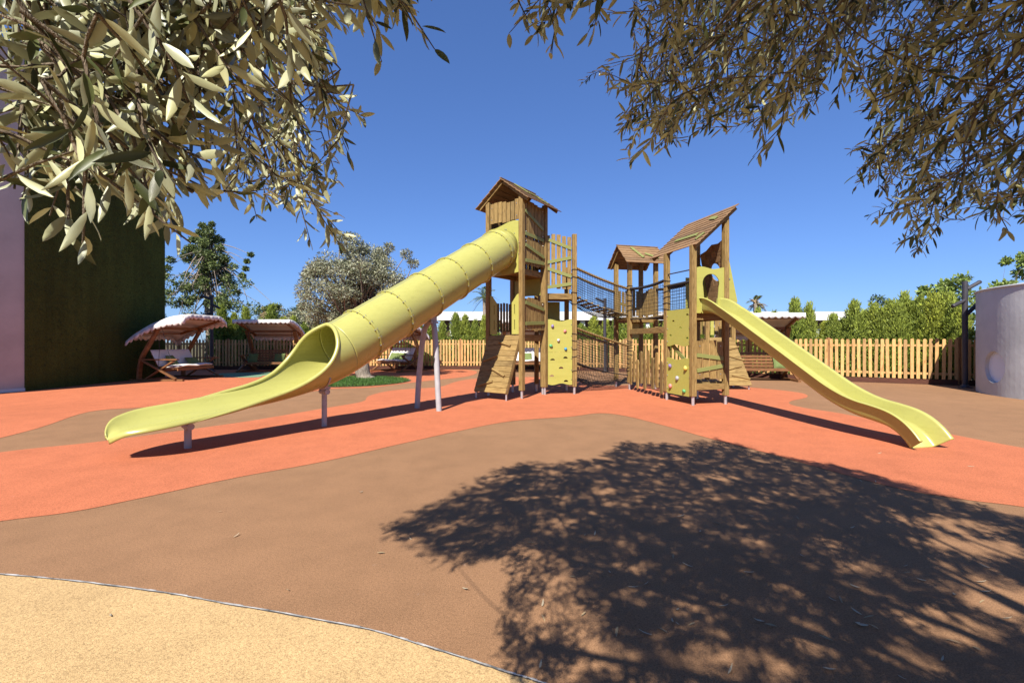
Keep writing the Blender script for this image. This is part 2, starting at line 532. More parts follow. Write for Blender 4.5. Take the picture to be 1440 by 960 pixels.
# ------------------------------------------------------------------ ground
def sheet(name, pts, z, mat, kind='structure'):
    tri = tessellate_polygon([[Vector((p[0], p[1], 0)) for p in pts]])
    fs = []
    for t in tri:
        a, b, c = (Vector(pts[i]) for i in t)
        if (b - a).cross(c - a) < 0: t = (t[0], t[2], t[1])
        fs.append(tuple(t))
    me = bpy.data.meshes.new(name)
    me.from_pydata([(p[0], p[1], z) for p in pts], [], fs)
    me.materials.append(mat)
    o = bpy.data.objects.new(name, me); COL.objects.link(o)
    return tag(o, kind=kind)

def pxline(pts, n=5):
    return [G(x, y) for x, y in smooth_poly(pts, n)]

sheet('ground', [(-600, -600), (600, -600), (600, 600), (-600, 600)], -0.02, M['soil'])
sheet('playground_surface', [(-24, -8), (24, -8), (24, 10), (14.6, 14.25), (11.3, 16.1), (5.3, 20.9), (0.5, 22.9), (-18, 22.5), (-24, 22)], 0.0, M['brown_rubber'])
up = [(-150, 660), (0, 636), (130, 622), (250, 606), (350, 592), (450, 575), (508, 565), (518, 557), (544, 550), (573, 547), (617, 544),
      (640, 537), (662, 533), (700, 530.5), (760, 530.5), (805, 536), (850, 542), (900, 541), (960, 541), (1030, 543), (1060, 545),
      (1110, 550), (1132, 554), (1134, 559), (1112, 564), (1113, 569), (1140, 575), (1175, 580), (1240, 592), (1320, 607), (1370, 617), (1440, 630), (1560, 650)]
lo = [(-150, 757), (0, 733), (100, 720), (200, 700), (330, 672), (450, 650), (560, 625), (650, 605), (720, 592), (800, 586), (842, 581), (880, 585),
      (940, 600), (1000, 617), (1090, 640), (1180, 665), (1270, 688), (1360, 703), (1440, 713), (1560, 735)]
sheet('orange_path', pxline(up) + pxline(lo)[::-1], 0.004, M['orange_rubber'])
far = [(-260, 655), (-100, 640), (0, 616), (60, 600), (125, 579), (200, 573), (300, 566), (400, 556), (465, 547), (520, 545), (571, 539), (605, 535), (648, 530.5), (667, 526.5), (670, 522), (655, 519.6)]
sheet('orange_court', pxline(far) + [(-3.0, 22.7), (-18, 22.4), (-19, 12), (-19, 7)], 0.004, M['orange_rubber'])
sheet('orange_spot', [(12.75 + 1.1 * math.cos(a / 16 * 6.2832), 10.25 + 0.42 * math.sin(a / 16 * 6.2832)) for a in range(16)], 0.004, M['orange_rubber'])
sheet('green_patch', pxline([(300, 526), (330, 524.2), (380, 523.4), (420, 523.6), (428, 526), (400, 527.3), (372, 527.8), (364, 530.3), (330, 530.8), (305, 529.5), (300, 526)], 4)[:-1], 0.008, M['green_rubber'])
sand_edge = [(-420, 800), (-200, 800), (-60, 803), (0, 807.5), (53, 812), (121, 819), (200, 829), (253, 837), (317, 849), (390, 861), (454, 873), (517, 885), (586, 905), (660, 928), (718, 947), (755, 958), (830, 985), (980, 1040)]
se = pxline(sand_edge, 6)
sheet('sand_path', [(p[0], p[1] - 0.006) for p in se] + [(2.6, -6), (-9, -6)], 0.004, M['sand_rubber'])
b = MB()
for p, q in zip(se[:-1], se[1:]):
    d = (Vector(q) - Vector(p)).length
    if d > 1e-6:
        j = random.uniform(-0.0012, 0.0012)
        b.beam((p[0], p[1] + j, 0.0035), (q[0], q[1] + j, 0.0035), random.choice((.002, .004, .006, .007)), 0.008 + random.uniform(0, .003))
tag(b.build('path_edging', M['edging']), kind='structure')
sheet('path_joint', [(p[0], p[1] - 0.010 + random.uniform(-.003, .003)) for p in se] + [(p[0], p[1] + 0.005 + random.uniform(-.002, .003)) for p in se[::-1]], 0.0055, M['gap'])

# grass island
isl_c = (-5.75, 15.75)
isl = [(isl_c[0] + 2.15 * math.cos(a) * (1 + .05 * math.sin(3 * a)), isl_c[1] + 2.0 * math.sin(a) * (1 + .04 * math.cos(2 * a))) for a in np.linspace(0, 2 * math.pi, 40, endpoint=False)]
sheet('grass_bed', isl, 0.012, M['soil'])
n = 15000
rr = np.sqrt(rng.random(n)) * .985; aa = rng.random(n) * 6.2832
P = np.stack([isl_c[0] + 2.15 * rr * np.cos(aa), isl_c[1] + 2.0 * rr * np.sin(aa), np.full(n, 0.012)], 1)
D = np.stack([rng.normal(0, .45, n), rng.normal(0, .45, n), np.ones(n)], 1)
V, F = diamonds(P, D, rng.normal(0, 1, (n, 3)), rng.uniform(.05, .12, n), rng.uniform(.010, .02, n))
tag(np_mesh('lawn', V, F, M['grass']), 'short green lawn in a round bed around the olive tree trunk', 'grass', kind='stuff')

# ------------------------------------------------------------------ buildings
def round_wall_profile(y0, y1, h, r, n=10):
    p = [(y0, 0), (y1, 0), (y1, h - r)]
    for i in range(1, n):
        a = math.pi / 2 * i / n
        p.append((y1 - r + r * math.cos(a), h - r + r * math.sin(a)))
    return p + [(y1 - r, h), (y0, h)]
hall = empty('turf_building', (-13.7, 12.8, 0), 0, 'tall building on the left whose shaded side wall is covered in dark green artificial turf', 'building')
b = MB(); b.plate(round_wall_profile(0, 5.15, 9.6, 1.0), [], (-4.0, 0, 0), (0, 1, 0), (0, 0, 1), 7.9)
b.m = 0
_d = Vector((-.27, -.963, 0)); _s = Vector((-.963, .27, 0))
b.obox(_d * 3.0 + _s * .2 + Vector((-.03, .04, 4.75)), _d, _s, (0, 0, 1), (6.0, .4, 9.5))
b.build('wall', M['pink'], hall, 0.05)
b = MB(); b.plate(round_wall_profile(0.02, 5.17, 9.62, 1.0), [], (-0.02, 0, 0), (0, 1, 0), (0, 0, 1), 0.05)
b.build('turf_cladding', M['turf'], hall, 0.015)
# ragged turf pile standing off the cladding edge and face
n = 15000
P = np.stack([np.full(n, .004), rng.uniform(.03, 5.15, n), rng.uniform(0, 9.4, n)], 1)
P = P[~((P[:, 1] > 4.1) & (P[:, 2] > 8.5))]; n = len(P)
D = np.stack([np.full(n, .5), rng.normal(0, .4, n), rng.normal(-.5, .4, n)], 1)
V, F = diamonds(P, D, rng.normal(0, 1, (n, 3)), rng.uniform(.04, .08, n), rng.uniform(.01, .018, n))
o = np_mesh('turf_pile', V, F, leafmat('turf_fibre', (0.05, 0.068, 0.016), (0.05, 0.066, 0.016), .5, .1, .8), hall); o['kind'] = 'stuff'
b = MB(); b.obox(_d * 3.0 - _s * .012 + Vector((-.03, .04, .045)), _d, _s, (0, 0, 1), (6.0, .02, .09)); b.build('skirting', M['white'], hall, 0.004)

# round rendered hut on the right, with a porthole recess
rc, cr, hh = (15.75, 10.6), 3.47, 2.78
hut = empty('round_hut', (rc[0], rc[1], 0), 0, 'round pale grey rendered hut with a porthole recess at the right edge', 'building')
bm = bmesh.new()
N_ = 160
rows = [0, .3, .7, 1.2, 1.8, 2.4, hh]
vv = []
for k, z in enumerate(rows):
    vv.append([bm.verts.new((cr * math.cos(2 * math.pi * i / N_), cr * math.sin(2 * math.pi * i / N_), z)) for i in range(N_)])
for k in range(len(rows) - 1):
    for i in range(N_):
        bm.faces.new((vv[k][i], vv[k][(i + 1) % N_], vv[k + 1][(i + 1) % N_], vv[k + 1][i]))
bm.faces.new(vv[-1]); bm.faces.new(vv[0][::-1])
me = bpy.data.meshes.new('wall'); bm.to_mesh(me); bm.free()
me.materials.append(M['plaster'])
hw = bpy.data.objects.new('wall', me); COL.objects.link(hw); hw.parent = hut
# porthole: where the ray of pixel (1397,516) meets the wall
dr = Vector(((1397 - 720) / FOC, 1.0)); oc = Vector((-rc[0], -rc[1]))
A_, B_, C_ = dr.dot(dr), 2 * dr.dot(oc), oc.dot(oc) - cr * cr
disc = max(0, B_ * B_ - 4 * A_ * C_)
tt = (-B_ - math.sqrt(disc)) / (2 * A_)
hp = Vector((dr.x * tt - rc[0], dr.y * tt - rc[1])); hz = CAM_H - 36 / FOC * tt
hn = hp.normalized()
cut = MB(); cut.cyl((hp.x + hn.x * .3, hp.y + hn.y * .3, hz), (hp.x - hn.x * .22, hp.y - hn.y * .22, hz), .41, segs=48)
co = cut.build('cutter', M['plaster'], hut)
bo = hw.modifiers.new('porthole', 'BOOLEAN'); bo.object = co; bo.operation = 'DIFFERENCE'; bo.solver = 'EXACT'
bpy.context.view_layer.update()
dg = bpy.context.evaluated_depsgraph_get()
nm = bpy.data.meshes.new_from_object(hw.evaluated_get(dg))
hw.modifiers.clear(); hw.data = nm
bpy.data.objects.remove(co)
b = MB(); b.cyl((hp.x - hn.x * .10, hp.y - hn.y * .10, hz), (hp.x - hn.x * .24, hp.y - hn.y * .24, hz), .405, segs=48)
b.build('porthole', M['recess'], hut)
b = MB(); b.tube([((cr + .004) * math.cos(a), (cr + .004) * math.sin(a), hh) for a in np.linspace(0, 2 * math.pi, 97)], .03, 8, False)
b.build('parapet_edge', M['plaster'], hut)

# long low white building far behind the hedge
lw = empty('white_building', (12, 42, 0), 0, 'long low building with a flat white roof beyond the hedge', 'building')
b = MB(); b.box(-19, 20.6, 0, 9, 3.35, 4.15); b.build('roof', M['white'], lw, 0.03)
b = MB(); b.box(-18.4, 20, 1.0, 8.6, 0, 3.345); b.build('wall', M['brownwall'], lw)
for k in range(13):
    b = MB(); x = -17.6 + k * 3.05; b.box(x - .2, x + .2, .35, .75, 0, 3.347); b.build('column', M['white'], lw, .02)
for x0, x1 in ((-14, -11), (-2.5, 0.6), (6.2, 9.2), (12.3, 15.3), (16, 18)):
    b = MB(); b.box(x0, x1, .94, .99, .05, 2.6); b.build('window', M['recess'], lw)
for x0, x1, z1 in ((1, 2.2, 4.5), (-10, -9.3, 4.45)):
    b = MB(); b.box(x0, x1, 3, 4, 4.15, z1); b.build('roof_vent', M['brownwall'], lw, .02)

# ------------------------------------------------------------------ picket fences
def picket_outline(w, h, seed):
    r = w / 2
    return [(-r, 0.01), (-r * .7, 0), (r * .7, 0), (r, .01), (r, h - r * .7), (r * .78, h - r * .25), (r * .4, h - .004), (0, h), (-r * .4, h - .004), (-r * .78, h - r * .25), (-r, h - r * .7)]
def fence(name, pts, label, h=1.31, zb=.18, step=.150, post_every=2.35):
    root = empty(name, (pts[0][0], pts[0][1], 0), 0, label, 'fence')
    o0 = Vector((pts[0][0], pts[0][1], 0))
    for p, q in zip(pts[:-1], pts[1:]):
        p, q = Vector((*p, 0)) - o0, Vector((*q, 0)) - o0
        d = q - p; L = d.length; d.normalize(); nrm = d.cross(Vector((0, 0, 1)))
        spans = max(1, round(L / post_every)); sl = L / spans
        kb = MB(); kb.beam(p + nrm * .0 + Vector((0, 0, .085)), q + Vector((0, 0, .085)), .07, .17); kb.build('kerb_board', M['kerb'], root, .004)
        for s in range(spans):
            a = p + d * (s * sl); e = p + d * ((s + 1) * sl)
            pm = MB(); n = int(sl / step); st = sl / n
            for i in range(n):
                c = a + d * ((i + .5) * st + random.uniform(-.008, .008)) + nrm * .045 + Vector((0, 0, zb + random.uniform(-.012, .008)))
                tilt = random.gauss(0, .006)
                ax = (d + Vector((0, 0, tilt))).normalized(); ay = Vector((0, 0, 1)) - d * tilt
                hh_ = h + random.uniform(-.012, .012)
                pm.plate(picket_outline(.088, hh_, i), [], c, ax, ay, .021)
            # give each board its own grain offset
            for k in range(len(pm.uv)):
                isl_ = k // 1
            pm.build('picket_panel', M['picket'], root)
            for z in (zb + .17, zb + h - .22):
                rm = MB(); rm.beam(a + Vector((0, 0, z)), e + Vector((0, 0, z)), .035, .07); rm.build('rail', M['picket'], root, .003)
            if s or True:
                pb = MB(); pb.box(a.x - .045, a.x + .045, a.y - .03, a.y + .06, .03, zb + h + .05); pb.build('fence_post', M['fencepost'], root, .006)
    return root
fence('picket_fence', [(-19, 22.7), (-9.5, 23.0), (-.3, 23.0), (1.2, 22.95)], 'pale picket fence along the back left of the playground behind the swings', )
fence('picket_fence', [(1.3, 22.9), (5.25, 21.0), (11.27, 16.2), (14.25, 14.5), (16.2, 13.9)], 'pale picket fence at the right behind the straight slide up to the round hut')

# ------------------------------------------------------------------ lamp posts
def lamp(loc, h, heads, label, rad=.07):
    r = empty('lamp_post', loc, 0, label, 'lamp post', 'lamp posts round the playground')
    b = MB(); b.cyl((0, 0, 0.02), (0, 0, h), rad, segs=16); b.build('pole', M['lamp'], r)
    b = MB(); b.cyl((0, 0, 0), (0, 0, .025), rad * 2.3, segs=20); b.cyl((0, 0, .02), (0, 0, .1), rad * 1.9, rad * 1.05, segs=20); b.build('base_flange', M['lamp'], r)
    for z, dx, dy, dz in heads:
        d = Vector((dx, dy, dz)).normalized()
        s = Vector((math.copysign(rad, dx), -.02, z))
        b = MB(); b.cyl(s - d * .03, s + d * .36, .055, segs=14); b.cyl(s + d * .36, s + d * .40, .06, .05, segs=14); b.build('spotlight', M['lamp'], r)
lamp((*G(1357, 545), 0), 3.22, [(3.0, 1, -.1, .6), (2.62, -1, -.1, -.45), (2.25, 1, .1, .9)], 'dark lamp post with three tilted spotlights beside the round hut')
lamp((-14.05, 21.3, 0), 3.56, [(3.4, -1, -.2, .3), (3.1, 1, -.2, -.4), (2.7, -1, .1, -.2)], 'dark lamp post behind the left swing in front of the broad tree')
lamp((4.2, 20.6, 0), 3.35, [(3.2, -1, -.2, .4), (2.9, 1, -.2, -.3)], 'dark lamp post seen through the net bridges')

# ------------------------------------------------------------------ swings
def swing(loc, rz, w, label, cloth, cush, droop=0.0):
    r = empty('garden_swing', loc, rz, label, 'swing', 'canopy garden swings around the playground')
    hw_ = w / 2
    prof = lambda: None
    for s in (-1, 1):
        x = s * hw_
        f = MB()
        f.box(x - .05, x + .05, -.98, .95, 0, .075)
        # curved rear post leaning forward to the roof
        pth = smooth_poly([(.62, .06), (.60, .45), (.50, .85), (.28, 1.25), (.0, 1.72), (-.1, 1.9)], 4)
        for (y0, z0), (y1, z1) in zip(pth[:-1], pth[1:]):
            f.beam((x, y0, z0), (x, y1, z1), .075, .16, up=(1, 0, 0))
        fo = f.build('side_frame', M['teak'], r, .004)
        b = MB(); b.beam((x + .05 * s, .45, .72), (x + .05 * s, -.75, .08), .05, .10, up=(1, 0, 0)); b.build('cross_brace', M['teak'], fo, .003)
        b = MB(); b.beam((x - .03 * s, -.62, .72), (x - .03 * s, .40, .08), .05, .10, up=(1, 0, 0)); b.build('cross_brace', M['teak'], fo, .003)
        b = MB(); b.box(x - .06, x + .06, -.78, .60, .74, .785); b.build('armrest', M['teak'], fo, .004)
        b = MB(); b.beam((x * .98, .72, 1.70), (x * .98, -1.0, 2.25), .05, .09); b.build('roof_arm', M['teak'], fo, .003)
    b = MB(); b.beam((-hw_, 0.0, 1.88), (hw_, 0.0, 1.88), .06, .10); b.beam((-hw_, -.9, 2.2), (hw_, -.9, 2.2), .04, .05); b.beam((-hw_, .66, 1.70), (hw_, .66, 1.70), .04, .05)
    b.build('roof_beam', M['teak'], r, .004)
    # canopy: curved cloth with a scalloped valance
    nx, ny = 26, 16
    X0 = hw_ + .16
    def top(u, v):
        y = .98 - 2.02 * v
        z = 1.62 + .76 * math.sin(v * math.pi / 2 * 1.02) ** .82 - droop * max(0, (abs(2 * u - 1) - .60) / .40) ** 1.7 - .022 * (1 - abs(2 * u - 1) ** 2) * (math.sin(v * 9.4) ** 2)
        return (-X0 + 2 * X0 * u, y, z)
    c = MB(); vs = [top(i / nx, j / ny) for j in range(ny + 1) for i in range(nx + 1)]
    c.add(vs, [(j * (nx + 1) + i, j * (nx + 1) + i + 1, (j + 1) * (nx + 1) + i + 1, (j + 1) * (nx + 1) + i) for j in range(ny) for i in range(nx)], None, True)
    def val(line, out, drop=.19, sc=.21):
        pts, L = [], 0
        m = len(line)
        for i, p in enumerate(line):
            if i: L += (Vector(p) - Vector(line[i - 1])).length
            k = drop * (.62 + .38 * abs(math.sin(math.pi * L / sc)))
            wob = .018 * math.sin(L * 17)
            q = Vector(p) + Vector(out) * (.02 + wob) + Vector((0, 0, -k))
            pts.append(q)
        c.add(list(line) + pts, [(i, i + 1, m + i + 1, m + i) for i in range(m - 1)], None, True)
    dn = 110
    val([top(i / dn, 1.0) for i in range(dn + 1)], (0, -1, 0)); val([top(i / dn, 0.0) for i in range(dn + 1)], (0, 1, 0))
    val([top(0, j / dn) for j in range(dn + 1)], (-1, 0, 0)); val([top(1, j / dn) for j in range(dn + 1)], (1, 0, 0))
    c.build('canopy', cloth, r, 0, .006)
    # hanging bench
    wb = w - .22
    b = MB()
    for k in range(6): b.beam((-wb / 2, -.62 + k * .115, .44 - .012 * k), (wb / 2, -.62 + k * .115, .44 - .012 * k), .09, .025)
    b.build('seat', M['teak'], r, .003)
    b = MB(); b.box(-wb / 2, wb / 2, -.70, -.66, .36, .46); b.box(-wb / 2, wb / 2, .0, .04, .32, .40); b.build('seat_rail', M['teak'], r, .003)
    b = MB()
    for k in range(5): b.beam((-wb / 2, .05 + k * .055, .50 + k * .115), (wb / 2, .05 + k * .055, .50 + k * .115), .02, .085)
    b.build('backrest', M['teak'], r, .003)
    for s in (-1, 1):
        b = MB(); b.tube([(s * wb / 2, -.55, .45), (s * (wb / 2 + .02), -.30, 1.2), (s * wb / 2, -.12, 1.86)], .008, 5); b.tube([(s * wb / 2, .02, .45), (s * wb / 2, -.02, 1.1), (s * wb / 2, 0, 1.86)], .008, 5); b.build('chain', M['lamp'], r)
    if cush:
        b = MB()
        def pad(f, nx=22, ny=10, th=.09):
            vs, fs = [], []
            for side in (1, -1):
                for j in range(ny + 1):
                    for i in range(nx + 1):
                        u, v = i / nx, j / ny
                        e = (max(0, 1 - abs(2 * u - 1) ** 8) * max(0, 1 - abs(2 * v - 1) ** 6)) ** .5
                        tuft = 1 - .30 * math.exp(-((u * 2 % 1 - .5) / .03) ** 2 * 0) * (abs(math.sin(u * math.pi * 3)) < .12)
                        p, nrm = f(u, v)
                        vs.append(Vector(p) + Vector(nrm) * (th / 2 * side * e * tuft))
            m = (nx + 1) * (ny + 1)
            for j in range(ny):
                for i in range(nx):
                    a = j * (nx + 1) + i
                    fs.append((a, a + 1, a + nx + 2, a + nx + 1)); fs.append((m + a, m + a + nx + 1, m + a + nx + 2, m + a + 1))
            b.add(vs, fs, None, True)
        pad(lambda u, v: ((-wb / 2 + wb * u, -.72 + .72 * v, .515 - .06 * v + .03 * math.sin(u * 6.3) ** 2), (0, 0, 1)), th=.12)
        pad(lambda u, v: ((-wb / 2 + wb * u, .02 + .30 * v, .52 + .58 * v), (0, -.89, .46)), th=.12)
        b.build('cushion', M['cushion'], r)
    return r
def pillow(loc, rz, tilt, label, sc=1.0):
    b = MB(); n_ = 10; vs, fs = [], []
    for side in (1, -1):
        for j in range(n_ + 1):
            for i in range(n_ + 1):
                u, v = 2 * i / n_ - 1, 2 * j / n_ - 1
                e = max(0, (1 - u ** 4) * (1 - v ** 4)) ** .5
                vs.append((u * .23 * sc * (1 - .06 * (1 - abs(v))), v * .23 * sc * (1 - .06 * (1 - abs(u))), side * .07 * e))
    m = (n_ + 1) ** 2
    for j in range(n_):
        for i in range(n_):
            a = j * (n_ + 1) + i
            fs.append((a, a + 1, a + n_ + 2, a + n_ + 1)); fs.append((m + a, m + a + n_ + 1, m + a + n_ + 2, m + a + 1))
    b.add(vs, fs, None, True)
    o = b.build('pillow', M['olive_cushion']); o.location = loc; o.rotation_euler = (tilt, 0, rz)
    return tag(o, label, 'pillow', 'green pillows on the swings')
def swing_pillows(root, spots, labels):
    mt = Matrix.Translation(root.location) @ Matrix.Rotation(root.rotation_euler.z, 4, 'Z')
    for (x, y, z, rz, tilt), l in zip(spots, labels):
        p = mt @ Vector((x, y, z)); pillow(p, root.rotation_euler.z + rz, tilt, l)
s1 = swing((-12.45, 17.0, 0), R_(88), 2.05, 'timber swing with pink white canopy beside the green turf wall', M['cloth'], True, .24)
swing_pillows(s1, [(-.40, -.08, .70, .2, 1.0), (.45, -.22, .64, -.3, .7)], ['green pillow on the left swing, nearer the turf wall camera side', 'green pillow on the far half of the left swing seat'])
s2 = swing((-11.3, 21.4, 0), R_(4), 2.15, 'timber swing without cushion standing in the shade before the back left fence', M['cloth_white'], False)
swing_pillows(s2, [(.35, .02, .62, .1, 1.2), (-.85, .0, .62, .0, 1.2)], ['dark green pillow right of centre on the shaded uncushioned swing', 'dark green pillow at the left end of the shaded uncushioned swing'])
s3 = swing((-5.35, 21.55, 0), R_(-32), 1.75, 'timber swing with white cushions seen under the tube slide', M['cloth'], True)
swing_pillows(s3, [(-.30, -.06, .68, .1, .95), (.18, -.06, .68, -.05, .95)], ['left green pillow on the white swing under the tube slide', 'right green pillow on the white swing under the tube slide'])
s4 = swing((9.0, 16.75, 0), R_(-10), 2.1, 'timber swing with slatted bench behind the straight slide', M['cloth_white'], False)
swing_pillows(s4, [(-.78, .0, .62, .05, 1.2), (.80, .0, .62, -.05, 1.2)], ['left green pillow on the swing behind the straight slide', 'right green pillow on the swing behind the straight slide'])
s5 = swing((.55, 21.2, 0), R_(0), 1.8, 'white cushioned swing half hidden behind the posts of the tall tower', M['cloth_white'], True)
swing_pillows(s5, [(.15, -.06, .68, .1, .95)], ['green pillow on the white swing behind the tall tower'])

# ------------------------------------------------------------------ vegetation behind the fence
def conifer_mesh(seed, h, rad, N, mat_i):
    """flame-shaped sprays standing off a cone, each a tuft of narrow scale leaves"""
    g = np.random.default_rng(seed)
    u = np.sort(g.random(N) ** .85)
    a = g.random(N) * 6.2832
    prof = np.clip((1 - u) ** .85, 0, 1) * np.clip(u * 6 + .6, 0, 1)
    rr = (rad * prof * (.62 + .55 * g.random(N)) + .015) * np.where(g.random(N) < .3, .6, 1)
    out = np.stack([np.cos(a), np.sin(a), np.zeros(N)], 1)
    base = out * (rr * .72)[:, None]; base[:, 2] = u * h * .90 + .04
    dirv = unit(out * (.75 * (1 - u) + .15)[:, None] + np.array([0, 0, 1.0]) + g.normal(0, .17, (N, 3)))
    sl = g.uniform(.22, .46, N) * (1 - .35 * u) * h / 2.6
    m = 16
    s = np.tile(np.linspace(.05, 1, m), N); I = np.repeat(np.arange(N), m)
    wob = g.normal(0, 1, (N * m, 3)) * (.055 * (1.15 - s))[:, None]
    P = base[I] + dirv[I] * (sl[I] * s)[:, None] + wob
    D = dirv[I] * 1.0 + g.normal(0, .42, (N * m, 3)) * (1.15 - s)[:, None]
    Nn = out[I] + g.normal(0, .6, (N * m, 3))
    L = g.uniform(.07, .13, N * m) * h / 2.6; W = g.uniform(.020, .036, N * m) * h / 2.6
    V, F = diamonds(P, D, Nn, L, W)
    # dark inner core: shade of the gaps between sprays, put into leaf colour
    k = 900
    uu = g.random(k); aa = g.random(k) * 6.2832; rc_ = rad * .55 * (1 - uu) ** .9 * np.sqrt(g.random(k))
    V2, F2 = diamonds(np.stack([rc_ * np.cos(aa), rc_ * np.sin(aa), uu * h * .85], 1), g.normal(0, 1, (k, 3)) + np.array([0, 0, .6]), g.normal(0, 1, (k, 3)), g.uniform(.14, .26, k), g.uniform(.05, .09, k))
    return np_mesh('crown', np.concatenate([V, V2]), np.concatenate([F, F2 + len(V)]), [M['conifer'], M['conifer_shade']], mi=np.concatenate([np.zeros(len(F)), np.ones(len(F2))]))
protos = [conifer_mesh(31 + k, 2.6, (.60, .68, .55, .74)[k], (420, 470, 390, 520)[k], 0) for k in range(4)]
tm = MB(); tm.tube([(0, 0, 0), (.01, 0, .8), (0, .01, 2.2)], [.06, .045, .012], 7)
trunk_proto = tm.build('trunk', M['twig'])
ORD = 'first second third fourth fifth sixth seventh eighth ninth tenth eleventh twelfth thirteenth fourteenth fifteenth sixteenth seventeenth eighteenth nineteenth twentieth twenty-first twenty-second twenty-third twenty-fourth twenty-fifth twenty-sixth twenty-seventh twenty-eighth'.split()
used = set()
def conifer(px, top, Z, wid, label, k):
    h = CAM_H + (480 - top) / FOC * Z
    r = empty('conifer', ((px - 720) / FOC * Z, Z, 0), random.random() * 6.28, label, 'conifer', 'conifers of the hedge behind the fence')
    for src in (protos[k % 4], trunk_proto):
        c = src if src.name not in used else src.copy()
        if src.name not in used: used.add(src.name)
        else: COL.objects.link(c)
        c.parent = r
    r.scale = (wid, wid, h / 2.6)
def row(items, zf, where):
    for i, (px, top, wid) in enumerate(items):
        Z = zf(px)
        conifer(px, top, Z + random.uniform(-.15, .25), wid, f'green conifer {where}, {ORD[i]} from left', random.randrange(4))
row([(312, 430, 1.25), (329, 440, 1.1), (346, 434, 1.15), (365, 447, .95), (382, 427, 1.35), (399, 447, 1.05), (413, 444, 1.0), (428, 454, .95), (445, 452, 1.0), (462, 450, 1.1), (482, 456, 1.1), (503, 452, 1.1), (525, 455, 1.1), (548, 453, 1.0)],
    lambda p: 24.4, 'behind the back left fence')
row([(575, 456, 1.0), (590, 452, 1.15), (606, 446, 1.15), (622, 452, 1.0), (641, 440, 1.15), (654, 444, 1.05), (668, 449, 1.0), (682, 445, 1.1), (697, 447, 1.0), (713, 452, 1.0), (730, 450, 1.0), (748, 448, 1.0), (764, 453, 1.0), (783, 449, 1.05)],
    lambda p: 24.3, 'behind the fence between tube slide and climbing tower')
row([(800, 452, 1.0), (818, 455, 1.1), (835, 446, 1.15), (852, 449, 1.05), (868, 445, 1.1), (884, 450, 1.1), (901, 452, 1.1), (920, 447, 1.1), (938, 449, 1.05), (955, 444, 1.1), (975, 446, 1.05), (995, 440, 1.1), (1012, 448, 1.0), (1030, 450, 1.0)],
    lambda p: 24.0 - (p - 800) * .0195, 'behind the fence at the net bridges')
row([(1048, 452, .8), (1066, 434, .72), (1077, 450, .8), (1088, 437, .92), (1103, 446, .85), (1118, 421, 1.05), (1129, 441, .9), (1138, 427, .9), (1160, 452, .9), (1172, 441, .95), (1186, 447, .9), (1201, 424, 1.1), (1215, 438, 1.0), (1229, 428, 1.1), (1242, 434, 1.0), (1254, 424, 1.15), (1264, 428, 1.0), (1272, 413, 1.15), (1284, 423, 1.0), (1294, 418, 1.15), (1304, 424, 1.05), (1313, 414, 1.2), (1323, 420, 1.1), (1332, 412, 1.2), (1344, 424, 1.1), (1352, 430, 1.0)],
    lambda p: 20.0 - (p - 1040) * .0155, 'behind the right fence')

def broad_tree(name, base, centres, radii, nleaf, ls, mat, label, trunk_pts, tr, twig_mat, cat='tree', group=None, flat=0.0, seed=1, limb=True, kind_leaf='d'):
    g = np.random.default_rng(seed)
    root = empty(name, base, 0, label, cat, group)
    C = np.asarray(centres, float); K = len(C); rad = np.asarray(radii, float)
    idx = g.integers(0, K, nleaf)
    off = unit(g.normal(0, 1, (nleaf, 3))) * (g.random((nleaf, 1)) ** .45) * rad[idx][:, None]
    P = C[idx] + off * np.array([1, 1, .8])
    D = unit(off) * .6 + g.normal(0, .6, (nleaf, 3)) + np.array([0, 0, .15])
    Nn = g.normal(0, .7, (nleaf, 3)) + np.array([0, 0, 1.0]) * flat + unit(off) * .5
    L = g.uniform(.7, 1.3, nleaf) * ls[0]; W = g.uniform(.7, 1.3, nleaf) * ls[1]
    V, F = diamonds(P, D, Nn, L, W) if kind_leaf == 'd' else leaves(P, D, Nn, L, W)
    np_mesh('crown', V, F, mat, root)
    t = MB(); tp = [Vector(p) for p in trunk_pts]
    sm = [Vector(p) for p in smooth_poly([tuple(p) for p in tp], 4)]
    rs = [tr * (1 - .55 * i / (len(sm) - 1)) * (1 + .10 * random.uniform(-1, 1)) for i in range(len(sm))]
    rs[0] = tr * 1.35
    t.tube(sm, rs, 12)
    t.build('trunk', twig_mat, root)
    if limb:
        lm = MB(); top = sm[-1]
        for k in range(K):
            st = sm[int(len(sm) * random.uniform(.55, .99))]
            c = Vector(C[k]); mid = st.lerp(c, .5) + Vector((random.gauss(0, .12), random.gauss(0, .12), random.uniform(-.05, .2))) * (c - st).length * .4
            lm.tube(smooth_poly([tuple(st), tuple(mid), tuple(c)], 3), [tr * .20, tr * .18, tr * .15, tr * .11, tr * .075, tr * .05, tr * .03], 6)
        lm.build('limbs', twig_mat, root)
    return root
# tall loose broadleaf tree at the left, behind the fence
g = np.random.default_rng(5); cs = []; rs = []
for k in range(135):
    u = g.random() ** .9; a = g.random() * 6.28; hh_ = 1.9 + u * 6.0
    R0 = 2.9 * (1 - u) ** .75 + .12
    q = R0 * math.sqrt(g.random()) * (1.0 + .35 * math.sin(3 * a + 5 * u))
    cs.append((q * math.cos(a), q * .9 * math.sin(a), hh_)); rs.append(g.uniform(.24, .58) * (1.05 - .5 * u))
cs += [(2.2, 0, 5.6), (2.35, -.1, 6.0), (2.5, 0, 6.4), (-.3, 0, 8.1), (.25, 0, 8.15), (.2, 0, 7.8), (-.5, .1, 7.7), (1.0, 0, 6.1), (2.0, 0, 5.2), (-2.5, 0, 5.2), (3.5, 0, 3.3), (4.0, 0, 3.4)]
rs += [.13, .12, .14, .15, .15, .2, .2, .16, .16, .2, .18, .14]
